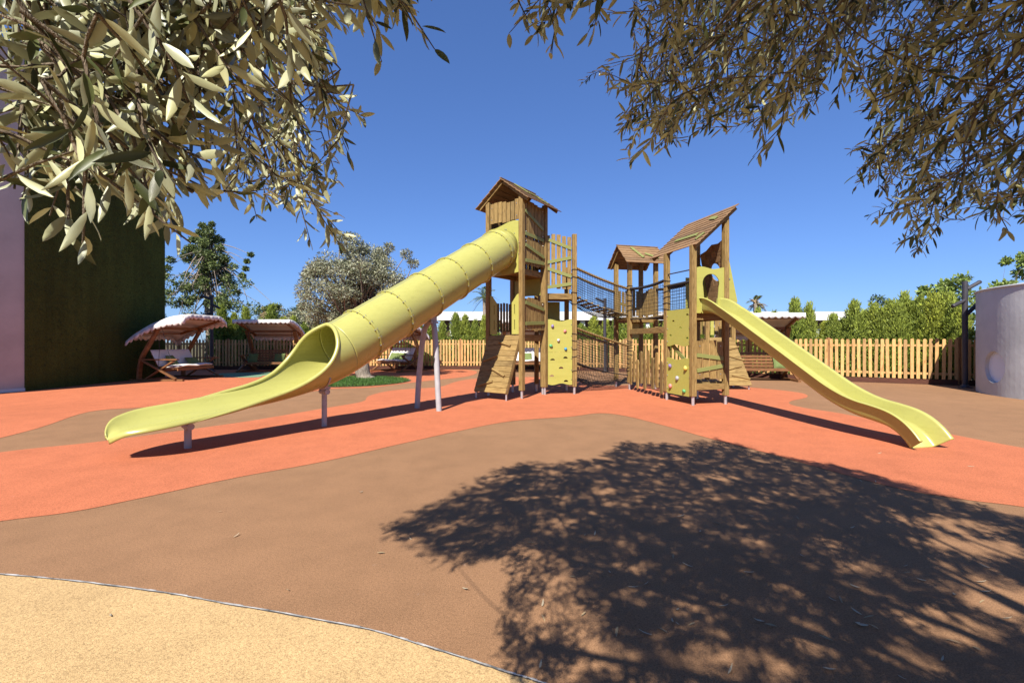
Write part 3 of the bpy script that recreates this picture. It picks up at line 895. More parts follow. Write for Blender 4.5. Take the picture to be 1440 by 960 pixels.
broad_tree('broadleaf_tree', (-17.6, 26.3, 0), cs, rs, 24000, (.13, .075), M['broad'], 'tall loose broadleaf tree rising behind the back left fence', [(0, 0, 0), (.1, 0, 2), (-.05, 0, 4.5), (.1, 0, 7.2)], .20, M['bark'], seed=3)
# silver olive tree on the lawn
g = np.random.default_rng(8); cs = []; rs = []
for k in range(150):
    v = unit(g.normal(0, 1, (1, 3)))[0] * (g.random() ** .38)
    x, y, z = v[0] * 1.95, v[1] * 1.8, v[2] * 1.55
    if x > 0.6 and z > .7: z *= .82
    z += .35 * math.sin(2.3 * x + .5)
    cs.append((x - .35, y, 3.45 + z)); rs.append(g.uniform(.22, .44))
cs += [(-2.2, 0, 3.9), (-2.15, -.2, 3.1), (-2.0, 0, 2.3), (1.55, 0, 4.65), (1.8, 0, 4.3), (.9, 0, 4.9), (-.9, -.1, 5.2), (-.6, 0, 5.3), (-1.9, .3, 2.0), (-2.3, 0, 2.7)]
rs += [.2, .25, .3, .22, .2, .2, .22, .2, .3, .2]
broad_tree('olive_tree', (-5.5, 17.0, 0), cs, rs, 46000, (.10, .034), M['olive'], 'silvery olive tree with thick gnarled trunk on the round lawn', [(0, 0, -.02), (-.12, .0, .5), (-.10, .05, 1.1), (-.25, .05, 1.9), (-.3, 0, 2.8)], .30, M['bark'], seed=9)
for (px, top, Z, r_, mt, lb, sd_) in [(402, 424, 36, 2.0, 'dark_leaf', 'dark rounded evergreen beyond the hedge left of the olive tree', 21), (352, 452, 33, 1.5, 'dark_leaf', 'low dark bush crown beyond the left hedge conifers', 22),
                                     (425, 436, 34, 1.6, 'olive', 'grey green tree crown beyond the hedge beside the olive tree', 23)]:
    g = np.random.default_rng(sd_); h = CAM_H + (480 - top) / FOC * Z
    cs = [(r_ * math.sqrt(g.random()) * math.cos(a), r_ * .7 * math.sin(a), h * g.uniform(.45, .92)) for a in g.random(40) * 6.28]
    broad_tree('evergreen_tree', ((px - 720) / FOC * Z, Z, 0), cs, [g.uniform(.3, .6) for _ in cs], 6000, (.2, .08), M[mt], lb, [(0, 0, 0), (.1, 0, h * .4), (0, 0, h * .75)], .18, M['bark'], seed=sd_)
def img_tree(px, top, Z, spots, nleaf, ls, mat, label, sd_, name='broadleaf_tree'):
    x0 = (px - 720) / FOC * Z
    cs = [((sx - 720) / FOC * Z - x0, random.uniform(-.5, .5), CAM_H + (480 - sy) / FOC * Z) for sx, sy, _ in spots]
    rs = [q / FOC * Z for _, _, q in spots]
    h = CAM_H + (480 - top) / FOC * Z
    broad_tree(name, (x0, Z, 0), cs, rs, nleaf, ls, mat, label, [(0, 0, 0), (.05, 0, h * .45), (0, 0, h * .8)], .07, M['twig'], seed=sd_)
img_tree(1333, 388, 17.6, [(1335, 396, 9), (1342, 402, 9), (1325, 402, 9), (1330, 410, 9), (1343, 394, 7), (1312, 409, 8), (1303, 410, 6), (1340, 412, 8), (1322, 418, 8), (1332, 425, 9), (1300, 408, 5), (1348, 420, 8), (1345, 438, 9)], 900, (.17, .10), M['lime'], 'young tree with large fresh green leaves above the right conifers', 41)
img_tree(1395, 398, 19.0, [(1385, 412, 8), (1400, 404, 8), (1412, 402, 8), (1420, 401, 6), (1375, 415, 8), (1390, 420, 8), (1366, 430, 9), (1364, 450, 9), (1365, 470, 9), (1440, 385, 7), (1437, 370, 8), (1443, 362, 8), (1448, 375, 9), (1430, 365, 5)], 1300, (.17, .10), M['lime'], 'light green tree showing over the top of the round hut', 42)
img_tree(1228, 416, 21.5, [(1228, 422, 8), (1240, 428, 7), (1250, 440, 8), (1262, 450, 8), (1285, 436, 9), (1302, 432, 8), (1272, 430, 8)], 900, (.13, .07), M['dark_leaf'], 'dark thin tree poking up between the right conifers', 43)

def palm(px, top, Z, label, mat, n=26, fr=1.2, sd_=1, dry=False):
    g = random.Random(sd_); h = CAM_H + (480 - top) / FOC * Z
    r = empty('palm_tree', ((px - 720) / FOC * Z, Z, 0), 0, label, 'palm tree', 'palms beyond the hedge')
    b = MB(); b.tube([(0, 0, 0), (.05, 0, h * .5), (0, 0, h * .82)], [.2, .15, .13], 9); b.build('trunk', M['bark'], r)
    Ps, Ds, Ns, Ls, Ws = [], [], [], [], []
    c0 = np.array((0, 0, h * .82))
    for k in range(n):
        a = g.uniform(0, 6.28); el = g.uniform(-.5, 1.45)
        d = np.array((math.cos(a) * math.cos(el), math.sin(a) * math.cos(el), math.sin(el)))
        L = fr * g.uniform(.8, 1.1)
        for q in range(16):
            s = q / 15
            p = c0 + d * L * s + np.array((0, 0, -.45 * L * s * s))
            side = unit(np.cross(d, (0, 0, 1.0))[None])[0]
            for sg in (-1, 1):
                Ps.append(p); Ds.append(d + side * sg * 1.1 + np.array((0, 0, -.25))); Ns.append((g.gauss(0, .3), g.gauss(0, .3), 1)); Ls.append(.42 * (1 - .5 * s)); Ws.append(.045)
    V, F = diamonds(np.array(Ps), np.array(Ds), np.array(Ns, float), np.array(Ls), np.array(Ws))
    np_mesh('fronds', V, F, mat, r)
palm(681, 398, 34, 'small palm seen between the posts of the tall tower', M['palm'], 26, 1.25, 3)
palm(1063, 408, 29, 'thin palm with dry fronds right of the slide tower', M['drypalm'], 10, .55, 4)
palm(1062, 404, 29.4, 'upright green palm tuft right of the slide tower', M['palm'], 6, .6, 6)
palm(382, 424, 33, 'brown tipped palm top beyond the left hedge', M['drypalm'], 18, 1.0, 8)

# ------------------------------------------------------------------ playground towers
def post(root, x, y, ztop, s=.115, zb=.2, groove=True):
    b = MB()
    # two laminated halves with a shallow joint
    b.box(x - s / 2, x - .0015, y - s / 2, y + s / 2, zb, ztop); b.box(x + .0015, x + s / 2, y - s / 2, y + s / 2, zb, ztop)
    o = b.build('post', M['wood'], root, .008)
    f = MB(); f.cyl((x, y, 0), (x, y, zb + .02), .034, segs=14); f.build('metal_foot', M['steel'], o)
    return o
def bolts(mb, pts, nrm, r=.013):
    n = Vector(nrm).normalized()
    for p in pts:
        p = Vector(p); mb.cyl(p - n * .004, p + n * .012, r, r * .8, 8)
def board_panel(root, o, ax, n, w, z0, z1, battens=(), th=.024, wave=.0, name='board_panel', gap=.014, both=True, seed=0):
    """vertical boards side by side: o start (x,y), ax direction, total width w; battens (u0,z0,u1,z1) on the outer side"""
    rr = random.Random(seed + 5)
    ax = Vector((ax[0], ax[1], 0)).normalized(); nz = ax.cross(Vector((0, 0, 1)))   # outward side
    o = Vector((o[0], o[1], 0)); bw = w / n
    b = MB()
    for i in range(n):
        c = o + ax * ((i + .5) * bw)
        t0 = z0 + wave * math.sin(i * 1.3 + .5) * .5 + rr.uniform(-.012, .012); t1 = z1 + wave * math.sin(i * 1.1) + rr.uniform(-.012, .012)
        b.obox(c + Vector((0, 0, (t0 + t1) / 2)) + nz * rr.uniform(-.003, .003), ax, nz, (0, 0, 1), (bw - gap - rr.uniform(0, .006), th, t1 - t0))
    p = b.build(name, M['wood'], root, .004)
    for (u0, a, u1, c_) in battens:
        m = MB(); m.beam(o + ax * u0 + Vector((0, 0, a)) + nz * (th / 2 + .014), o + ax * u1 + Vector((0, 0, c_)) + nz * (th / 2 + .014), .024, .085, up=(0, 0, 1))
        m.build('batten', M['green'], p, .004)
    k = MB()
    for u in (bw * .5, w - bw * .5):
        for z in (z0 + .10, z1 - .10):
            c = o + ax * u + Vector((0, 0, z)) + nz * (th / 2)
            k.cyl(c, c + nz * .010, .015, .011, 8)
    k.build('bolts', M['bolt'], p)['kind'] = 'stuff'
    return p
def deck(root, x0, x1, y0, y1, z, th=.045, name='platform', along='x'):
    b = MB(); n = max(3, round((y1 - y0) / .12)); w = (y1 - y0) / n
    for i in range(n): b.box(x0, x1, y0 + i * w + .003, y0 + (i + 1) * w - .003, z - th, z)
    o = b.build(name, M['wood'], root, .004)
    m = MB(); m.box(x0 + .01, x1 - .01, y0 - .002, y0 + .05, z - th - .11, z - th - .002); m.box(x0 + .01, x1 - .01, y1 - .05, y1 + .002, z - th - .11, z - th - .002)
    m.box(x0 - .002, x0 + .05, y0 + .06, y1 - .06, z - th - .11, z - th - .003); m.box(x1 - .05, x1 + .002, y0 + .06, y1 - .06, z - th - .11, z - th - .003)
    m.build('joist', M['wood'], o, .004)
    return o
def slope_boards(b, o, along, down, L, W, n, th=.02, lap=.014):
    """boards running along, stepping down the slope with a lap"""
    o, al, dn = Vector(o), Vector(along).normalized(), Vector(down).normalized()
    nz = dn.cross(al)
    if nz.z < 0: nz = -nz
    bw = W / n
    for i in range(n):
        tilt = (dn * bw - nz * -.0).normalized()
        d2 = (dn * (bw * 1.0) + nz * (lap * 1.0)).normalized()
        n2 = d2.cross(al)
        if n2.z < 0: n2 = -n2
        c = o + dn * (bw * (i + .5)) + nz * (lap * .5 + th / 2) + al * (L / 2 + random.uniform(-.008, .008))
        b.obox(c, al, d2, n2, (L, bw + .016, th))
def roof_batten(roof, o, along, down, pts, w=.09):
    o, al, dn = Vector(o), Vector(along).normalized(), Vector(down).normalized()
    nz = dn.cross(al)
    if nz.z < 0: nz = -nz
    for (a0, d0, a1, d1) in pts:
        b = MB(); b.beam(o + al * a0 + dn * d0 + nz * .052, o + al * a1 + dn * d1 + nz * .052, w, .02, up=nz); b.build('roof_batten', M['green'], roof, .003)
def gable_roof(root, x0, x1, yc, half, zr, ze, n, batt_f=(), batt_b=()):
    b = MB()
    dz = ze - zr
    for s in (-1, 1):
        slope_boards(b, (x0, yc, zr), (1, 0, 0), (0, s * half, dz), x1 - x0, math.hypot(half, dz), n)
    b.beam((x0 - .01, yc, zr + .035), (x1 + .01, yc, zr + .035), .05, .02)
    r = b.build('roof', M['roofwood'], root, .003)
    for x in (x0 + .10, x1 - .10):
        for s in (-1, 1):
            m = MB(); m.beam((x, yc + s * .02, zr - .045), (x, yc + s * half * .93, zr + dz * .93 - .045), .04, .075)
            m.build('rafter', M['wood'], r, .004)
    roof_batten(r, (x0, yc, zr), (1, 0, 0), (0, -half, dz), batt_f)
    roof_batten(r, (x0, yc, zr), (1, 0, 0), (0, half, dz), batt_b)
    return r
def halfround(cx, cy, r, n=10):
    return [(cx + r * math.cos(math.pi * k / n), cy + r * .85 * math.sin(math.pi * k / n)) for k in range(n + 1)]
def wavy_rect(w, z0, z1, amp0=.0, amp1=.0, n=18, ph=0.0):
    bot = [(w * k / n, z0 + amp0 * math.sin(2 * math.pi * (k / n) * 1.5 + 2.2 + ph)) for k in range(n + 1)]
    tp = [(w * k / n, z1 + amp1 * math.sin(2 * math.pi * (k / n) * 1.25 + .3 + ph)) for k in range(n + 1)]
    return bot + tp[::-1]

ANG_A = math.atan2(.803, .595)
tA = empty('tall_tower', (.24, 11.14, 0), ANG_A, 'tallest timber play tower with gabled roof where the yellow tube slide starts', 'play tower', 'timber play towers')
S = 1.05
for x, y, z in ((0, 0, 4.97), (0, S, 4.97), (S, 0, 4.97), (S, S, 4.97)): post(tA, x, y, z)
roofA = gable_roof(tA, -.16, 1.40, .54, .82, 5.44, 4.82, 7, [(.50, .05, .66, .45), (.72, .42, 1.05, .58), (.9, .62, 1.1, .85)], [(.4, .3, .9, .5)])
deck(tA, .0, S, .07, S - .07, 3.22); deck(tA, .0, S, .07, S - .07, 1.56)
a0, a1 = .062, S - .124
board_panel(tA, (-.02, S - .07), (0, -1), 7, S - .14, 4.40, 4.90, (), wave=.03, name='gable_boards', seed=3)
# right face (y = 0)
board_panel(tA, (.07, -.015), (1, 0), 6, S - .14, 4.02, 4.88, [(.02, 4.62, .84, 4.30), (.02, 4.06, .86, 4.02)], wave=.02, name='upper_boards', seed=4)
board_panel(tA, (.07, -.018), (1, 0), 7, S - .14, 3.30, 3.98, [(.03, 3.78, .88, 3.58), (.03, 3.40, .88, 3.42)], wave=.03, name='middle_boards', seed=5)
board_panel(tA, (.07, -.018), (1, 0), 6, S - .14, 1.68, 2.46, [(.03, 2.36, .88, 2.22), (.03, 1.84, .88, 1.88)], wave=.04, name='lower_boards', seed=6)
b = MB(); b.box(S - .008, S + .008, .07, S - .07, 2.62, 3.10); b.build('back_panel', M['darkpanel'], tA, .003)
board_panel(tA, (S - .07, S + .0), (-1, 0), 7, S - .14, 1.66, 2.42, (), wave=.02, name='far_railing', gap=.05, seed=7)
board_panel(tA, (S - .07, S + .0), (-1, 0), 7, S - .14, 3.3, 4.9, (), wave=.02, name='far_upper_boards', gap=.012, seed=8)
board_panel(tA, (S, .07), (0, 1), 7, S - .14, 3.3, 4.4, (), wave=.02, name='back_boards', gap=.012, seed=9)
for y0 in (.06, S - .29):
    w = .23
    side = y0 < .3
    top = [(0, 1.58), (w, 1.58), (w, 2.46 if not side else 2.44), (0, 2.46)] if False else ([(0, 1.58), (w, 1.58), (w, 2.36), (w * .3, 2.56), (0, 2.58)] if side else [(0, 1.58), (w, 1.58), (w, 2.58), (w * .7, 2.56), (0, 2.36)])
    cx = w * (.62 if side else .38)
    slots = [[(cx - .012, z), (cx + .012, z), (cx + .012, z + .24), (cx - .012, z + .24)] for z in (1.70, 2.08)]
    b = MB(); b.plate(top, slots, (-.015, y0, 0), (0, 1, 0), (0, 0, 1), .018); b.build('entry_panel', M['panel'], tA, .002)
# climbing ramp
d0, d1 = Vector((-.02, 0, 1.55)), Vector((-.60, 0, .17))
dd = (d1 - d0); rl = dd.length; dd.normalize(); rn = Vector((-dd.z * -1, 0, dd.x)); rn = Vector((dd.z, 0, -dd.x)).normalized()
if rn.x > 0: rn = -rn
b = MB(); nb = 11
for i in range(nb):
    c = d0 + dd * (rl * (i + .5) / nb) + Vector((0, .53, 0))
    b.obox(c, (0, 1, 0), dd, rn, (.98, rl / nb - .006, .032))
rampA = b.build('climbing_ramp', M['wood'], tA, .004)
for y in (.06, 1.0):
    b = MB(); b.beam(d0 + Vector((0, y, 0)) - rn * .055, d1 + Vector((0, y, 0)) - rn * .055, .045, .075, up=rn); b.build('ramp_stringer', M['wood'], rampA, .004)
    b = MB(); b.cyl((-.55, y, 0), (-.55, y, .28), .022, segs=10); b.build('metal_foot', M['steel'], rampA)
for s, y0, y1, e in ((.16, .22, .62, -.035), (.42, .55, .95, .05), (.66, .18, .62, -.06), (.86, .5, .92, .045)):
    p0 = d0 + dd * (rl * s - e * 1.5) + Vector((0, y0, 0)) + rn * .035; p1 = d0 + dd * (rl * s + e * 1.5) + Vector((0, y1, 0)) + rn * .035
    b = MB(); b.cyl(p0, p1, .032, segs=10); b.build('grip_bar', M['wood'], rampA)
# shop counter under the tower
b = MB(); b.box(.1, S - .1, S - .09, S - .05, .55, .75); b.build('counter', M['wood'], tA, .004)

# tower B : climbing wall
ANG_B = R_(7)
tB = empty('climbing_tower', (.815, 12.01, 0), ANG_B, 'timber play tower without roof, yellow climbing wall on its front', 'play tower', 'timber play towers')
SB = .85
for x, y, z in ((.0, .03, 4.27), (SB, .0, 4.25), (-.02, SB, 4.1), (SB, SB, 3.5)): post(tB, x, y, z, zb=.2)
deck(tB, 0, SB, .07, SB - .06, 2.68, name='upper_platform'); deck(tB, 0, SB, .07, SB - .06, 1.56, name='lower_platform')
board_panel(tB, (.065, .0), (1, 0), 5, SB - .13, 2.80, 4.20, [(.03, 4.10, .70, 3.86), (.03, 3.48, .70, 3.62), (.03, 3.33, .70, 3.12), (.03, 2.82, .70, 2.93)], wave=.04, name='gate_boards', gap=.035, seed=11)
b = MB()
cw = SB - .125
b.plate(wavy_rect(cw, 1.115, 1.96, 0, .028), [], (.0625, .0, 0), (1, 0, 0), (0, 0, 1), .02)
wallB = b.build('climbing_panel', M['panel'], tB, .002)
def hold(root, c, col, sd_, r=.042):
    b = MB(); b.blob(c, r, sd_, (1, .75, 1.05)); b.build('climbing_hold', HOLD[col], root)
for u, z, c, sd_ in ((.26, 1.81, 'purple', 1), (.72, 1.67, 'pink', 2), (.48, 1.43, 'white', 3), (.20, 1.29, 'green', 4), (.76, 1.20, 'blue', 5)):
    hold(wallB, (.0625 + u * cw, -.035, z), c, sd_)
b = MB()
hs_ = [halfround(u * cw, z, .062) for u, z in ((.27, .90), (.75, .95), (.59, .68), (.24, .47), (.77, .33))]
b.plate(wavy_rect(cw, .27, 1.11, .022, 0), hs_, (.0625, .0, 0), (1, 0, 0), (0, 0, 1), .02)
b.build('climbing_panel', M['panel'], tB, .002)
b = MB(); bolts(b, [(.0625 + e, -.012, z) for e in (.02, cw - .02) for z in (.40, .65, .95, 1.25, 1.55, 1.85)], (0, -1, 0)); b.build('panel_bolts', M['bolt'], tB)['kind'] = 'stuff'
b = MB(); b.box(.06, SB - .2, SB - .012, SB + .006, 1.62, 2.52); b.build('back_panel', M['darkpanel'], tB, .003)
for k, z in enumerate((1.6, 1.42, 1.2, 1.0, .62, 3.3, 3.1, 2.7, 2.4)):
    b = MB(); b.tube([(SB + .068 * (1 if math.cos(a) > 0 else -1) * min(1, abs(math.cos(a)) * 1.4), .068 * (1 if math.sin(a) > 0 else -1) * min(1, abs(math.sin(a)) * 1.4), z + .012 * math.sin(a * 2 + k)) for a in np.linspace(0, 6.2832, 25)], .008, 5); b.build('rope_binding', M['rope'], tB)

# tower C : small roofed tower at the back
ANG_C = R_(14)
tC = empty('roofed_tower', (3.43, 13.27, 0), ANG_C, 'small gable roofed timber tower at the back between the two net bridges', 'play tower', 'timber play towers')
for x, y in ((0, 0), (SB, 0), (0, SB), (SB, SB)): post(tC, x, y, 3.80)
gable_roof(tC, -.2, 1.17, .425, .63, 4.25, 3.66, 7, [(.42, .1, .62, .62), (.75, .40, 1.12, .62)], [(.3, .3, .9, .5)])
deck(tC, 0, SB, .06, SB - .06, 2.12)
board_panel(tC, (SB - .06, SB), (-1, 0), 6, SB - .12, 2.18, 2.98, [(.05, 2.4, .7, 2.6)], wave=.03, name='back_boards', gap=.03, seed=21)
board_panel(tC, (SB, .06), (0, 1), 6, SB - .12, 2.18, 2.95, (), wave=.05, name='side_boards', gap=.02, seed=22)
b = MB(); b.box(.5, .8, SB - .03, SB - .012, 1.5, 2.0); b.build('lower_panel', M['panel'], tC, .003)
for k, z in enumerate((1.42, 1.36, 1.28, 1.20, 1.12, 1.02, .9, .78, .66, .55, 3.0, 2.9, 2.75, 2.6, 2.45, 2.3)):
    b = MB(); b.tube([(.066 * math.copysign(min(1, abs(math.cos(a)) * 1.4), math.cos(a)), .066 * math.copysign(min(1, abs(math.sin(a)) * 1.4), math.sin(a)), z + .02 * math.sin(a * 1 + k)) for a in np.linspace(0, 6.2832, 25)], .008, 5); b.build('rope_binding', M['rope'], tC)

# tower D : slide tower with the pent roof
ANG_D = R_(14)
tD = empty('slide_tower', (3.96, 9.96, 0), ANG_D, 'timber tower with steep pent roof where the straight yellow slide starts', 'play tower', 'timber play towers')
DX, DY = .83, 1.0
mR = .885
zroof = lambda x: 3.50 + mR * x
for x, y in ((0, 0), (DX, 0), (0, DY), (DX, DY)): post(tD, x, y, zroof(x) - .02 + (.0 if x else .03))
b = MB(); dl = math.hypot(1.06, mR * 1.06)
slope_boards(b, (1.05, -.16, zroof(1.05)), (0, 1, 0), (-1, 0, -mR), 1.84, dl + .02, 11, .02, .016)
roofD = b.build('roof', M['roofwood'], tD, .003)
for y in (-.07, DY + .02, 1.6):
    m = MB(); m.beam((.0, y, zroof(0) - .045), (1.04, y, zroof(1.04) - .045), .04, .085); m.build('rafter', M['wood'], roofD, .004)
roof_batten(roofD, (1.05, -.16, zroof(1.05)), (0, 1, 0), (-1, 0, -mR), [(.30, .42, .62, .30), (.40, .98, 1.30, .92), (.12, 1.02, .22, 1.22)], .10)
deck(tD, 0, DX, .06, DY - .06, 2.03); deck(tD, 0, DX, .06, DY - .06, .50, name='low_platform')
b = MB(); b.box(.06, DX - .06, -.05, .0, .34, .47); b.build('front_beam', M['wood'], tD, .006)
fw = DX - .115
def arch(cx, z0, z1, w0, w1, n=16):
    r = w1; cz = z1 - r
    pts = [(cx - w0, z0)]
    pts += [(cx - r * math.cos(a), cz + r * math.sin(a)) for a in np.linspace(-.35, math.pi + .35, n)]
    pts += [(cx + w0, z0)]
    return pts
hole = arch(fw * .53, 2.16, 2.89, .16, .215)
b = MB(); b.plate(wavy_rect(fw, 2.02, 3.02, 0, .022, ph=-.4), [hole], (.0575, -.02, 0), (1, 0, 0), (0, 0, 1), .02); b.build('slide_panel', M['panel'], tD, .002)
board_panel(tD, (.065, -.012), (1, 0), 4, fw - .01, .58, 1.40, [(.01, 1.10, .68, 1.02), (.01, .76, .68, .86)], wave=.03, name='lower_boards', gap=.02, seed=31)
# left climbing panels
lw_ = DY - .115
hs_ = [halfround(lw_ - u * lw_, z, .048) for u, z in ((.28, 1.86), (.88, 1.98), (.60, 1.70), (.16, 1.53), (.88, 1.46))]
def lplate(poly, holes): 
    b = MB(); b.plate([(p[0], p[1]) for p in poly], holes, (-.02, .0575, 0), (0, 1, 0), (0, 0, 1), .02); return b
# the panel's u runs from the near post; flip so that holes read from the far post
lplate(wavy_rect(lw_, 1.31, 2.13, .022, 0.0), [[(q[0], q[1]) for q in h] for h in hs_]).build('climbing_panel', M['panel'], tD, .002)
pD = lplate(wavy_rect(lw_, .18, 1.0, 0, .022), []).build('climbing_panel', M['panel'], tD, .002)
for u, z, c, sd_ in ((.18, .83, 'purple', 6), (.86, .80, 'yellow', 7), (.48, .56, 'grey', 8), (.18, .36, 'pink', 9), (.78, .29, 'green', 10)):
    b = MB(); b.blob((-.055, .0575 + lw_ - u * lw_, z), .046, sd_, (.75, 1, 1.1)); b.build('climbing_hold', HOLD[c], pD)
b = MB(); bolts(b, [(-.033, .0575 + e, z) for e in (.02, lw_ - .02) for z in (.3, .6, .9, 1.4, 1.7, 2.0)], (-1, 0, 0)); b.build('panel_bolts', M['bolt'], tD)['kind'] = 'stuff'
b = MB(); b.beam((.06, .12, .8), (.06, .95, 1.38), .03, .10); b.build('inner_batten', M['green'], tD, .004)
# leaning shingled wall on the right face, with round window and yellow cheeks
w0, w1 = Vector((DX + .34, 0, 2.22)), Vector((DX + .03, 0, 3.66))
sl = (w1 - w0); sh = sl.length; sl.normalize(); sn = Vector((sl.z, 0, -sl.x))
out_ = [(0, 0), (DY - .12, 0), (DY - .12, sh * .90), ((DY - .12) * .75, sh * .93), ((DY - .12) * .5, sh * 1.0), ((DY - .12) * .25, sh * .99), (0, sh * 1.04)]
win = [(.46 + .17 * math.cos(a), sh * .56 + .21 * math.sin(a)) for a in np.linspace(0, 6.2832, 22, endpoint=False)]
b = MB(); b.plate(out_, [win], w0 + Vector((0, .06, 0)), (0, 1, 0), sl, .02)
wallD = b.build('leaning_wall', M['roofwood'], tD, .002)
b = MB()
for sgn in (-1, 1):
    rr_ = 0; rowh = .13
    for j in range(int(sh * .9 / rowh)):
        x = -(j % 2) * .1
        while x < DY - .14:
            a_, e_ = max(0, x) + .003, min(DY - .12, x + .2) - .003
            c = ((a_ + e_) / 2, (j + .5) * rowh)
            if e_ - a_ > .03 and all(((cx_ - .46) / .19) ** 2 + ((c[1] - sh * .56) / .25) ** 2 > 1 for cx_ in (a_, c[0], e_)):
                n2 = (sn * sgn + sl * .06).normalized()
                b.obox(w0 + Vector((0, .06 + c[0], 0)) + sl * c[1] + sn * sgn * random.uniform(.017, .023), (0, 1, 0), sl, sn, (e_ - a_, rowh - .002, .012))
            x += .2
b.build('shingles', M['roofwood'], wallD, .002)
for y in (.03, DY - .05):
    b = MB(); b.plate([(DX + .062, 2.20), (DX + .30, 2.22), (DX + .335, 2.30), (DX + .13, 3.16), (DX + .062, 3.26)], [], (0, y, 0), (1, 0, 0), (0, 0, 1), .02)
    bolts(b, [], (0, -1, 0))
    ck = b.build('cheek_panel', M['panel'], tD, .002)
    b = MB(); bolts(b, [(DX + .09, y - .012, 3.0), (DX + .12, y - .012, 2.8), (DX + .30, y - .012, 2.27), (DX + .20, y - .012, 2.24)], (0, -1, 0), .016); b.build('cheek_bolts', M['bolt'], ck)['kind'] = 'stuff'
b = MB(); b.box(DX + .06, DX + .33, .05, DY - .06, 2.16, 2.19); b.build('bay_floor', M['wood'], tD, .003)
b = MB(); b.box(.52, DX - .06, DY - .005, DY + .015, 2.08, 2.95); b.build('back_panel', M['panel'], tD, .003)
b = MB(); b.cyl((-.0, .0, 2.98), (-.0, DY, 3.0), .014, segs=8); b.build('grab_rail', M['lamp'], tD)
for k, z in enumerate((2.86, 2.74, 2.6, 2.45, 2.3, 2.16)):
    b = MB(); b.tube([(.066 * math.copysign(min(1, abs(math.cos(a)) * 1.4), math.cos(a)), DY + .066 * math.copysign(min(1, abs(math.sin(a)) * 1.4), math.sin(a)), z + .02 * math.sin(a + k)) for a in np.linspace(0, 6.2832, 25)], .008, 5); b.build('rope_binding', M['rope'], tD)

# tower E : low platform with a ramp, behind the slide tower
tE = empty('ramp_tower', (6.0, 14.0, 0), 0, 'low timber platform with a climbing ramp behind the slide tower', 'play tower', 'timber play towers')
for x, y, z in ((0, 0, 2.75), (.80, 0, 2.3), (0, .85, 2.75), (.80, .85, 2.3)): post(tE, x, y, z)
deck(tE, 0, .8, .06, .79, 1.50)
board_panel(tE, (.07, .85), (1, 0), 5, .66, 1.62, 2.40, (), wave=.03, name='back_boards', gap=.02, seed=41)
board_panel(tE, (.3, -.01), (1, 0), 3, .44, 1.85, 2.65, (), wave=.02, name='front_boards', gap=.012, seed=42)
b = MB(); b.box(.10, .20, -.02, .0, 1.6, 2.6); b.build('entry_panel', M['panel'], tE, .002)
e0, e1 = Vector((0, .0, 1.52)), Vector((0, -.78, .12))
de = e1 - e0; le = de.length; de.normalize(); ne = Vector((0, de.z, -de.y))
if ne.y > 0: ne = -ne
b = MB()
for i in range(12):
    f = (i + .5) / 12
    wL, wR = .06 , .80 + .17 * f
    b.obox(e0 + de * (le * f) + Vector(((wL + wR) / 2, 0, 0)), (1, 0, 0), de, ne, (wR - wL, le / 12 - .006, .032))
rE = b.build('climbing_ramp', M['wood'], tE, .004)
for s, x0, x1, e in ((.25, .45, .88, -.06), (.45, .5, .92, .07), (.66, .30, .80, -.07), (.84, .45, .95, .06)):
    b = MB(); b.cyl(e0 + de * (le * s - e) + Vector((x0, 0, 0)) + ne * .03, e0 + de * (le * s + e) + Vector((x1, 0, 0)) + ne * .03, .028, segs=10); b.build('grip_bar', M['wood'], rE)
for x in (.12, .92):
    b = MB(); b.cyl((x, -.70, 0), (x, -.70, .22), .022, segs=10); b.build('metal_foot', M['steel'], rE)

# ------------------------------------------------------------------ tube slide
MA = tA.matrix_basis @ Vector((-.02, S / 2, 0)) if False else (Matrix.Translation(tA.location) @ Matrix.Rotation(ANG_A, 4, 'Z')) @ Vector((0, S / 2, 0))
ts = empty('tube_slide', (MA.x, MA.y, 0), ANG_A + math.pi, 'long yellow plastic tube slide running down to the left and opening into a chute', 'slide', 'yellow slides')
R0 = .46
ctrl = [(-.05, 3.32)] + [(t, 3.29 - .55 * t) for t in (.5, 1.0, 1.5, 2.0, 2.5, 3.0, 3.5, 4.0)] + [(4.35, .90), (4.7, .745), (5.1, .62), (5.65, .51), (6.2, .445), (6.7, .405), (7.1, .365), (7.3, .345), (7.48, .322), (7.64, .292)]
path = smooth_poly(ctrl, 14)
T_OPEN = 4.46
KN = smooth_poly([(T_OPEN, 1.0), (4.60, .82), (4.77, .61), (4.97, .44), (5.23, .30), (5.53, .20), (5.9, .135), (6.5, .10), (7.1, .09), (7.3, .09), (7.7, .09)], 10)
KF = smooth_poly([(T_OPEN, 1.0), (4.68, .95), (4.84, .84), (5.02, .67), (5.24, .50), (5.5, .36), (5.9, .275), (6.5, .265), (7.1, .25), (7.3, .25), (7.7, .25)], 10)
def alpha(t, KS):
    if t <= T_OPEN: return math.pi
    for (a, b_), (c, d_) in zip(KS[:-1], KS[1:]):
        if t <= c:
            f = max(0, (t - a) / max(1e-6, c - a)); return math.acos(max(-1, min(1, 1 - 2 * (b_ + (d_ - b_) * f))))
    return math.acos(1 - 2 * KS[-1][1])
def width(t):
    return 1.0
NS = 40
rings = []; edgeL = []; edgeR = []
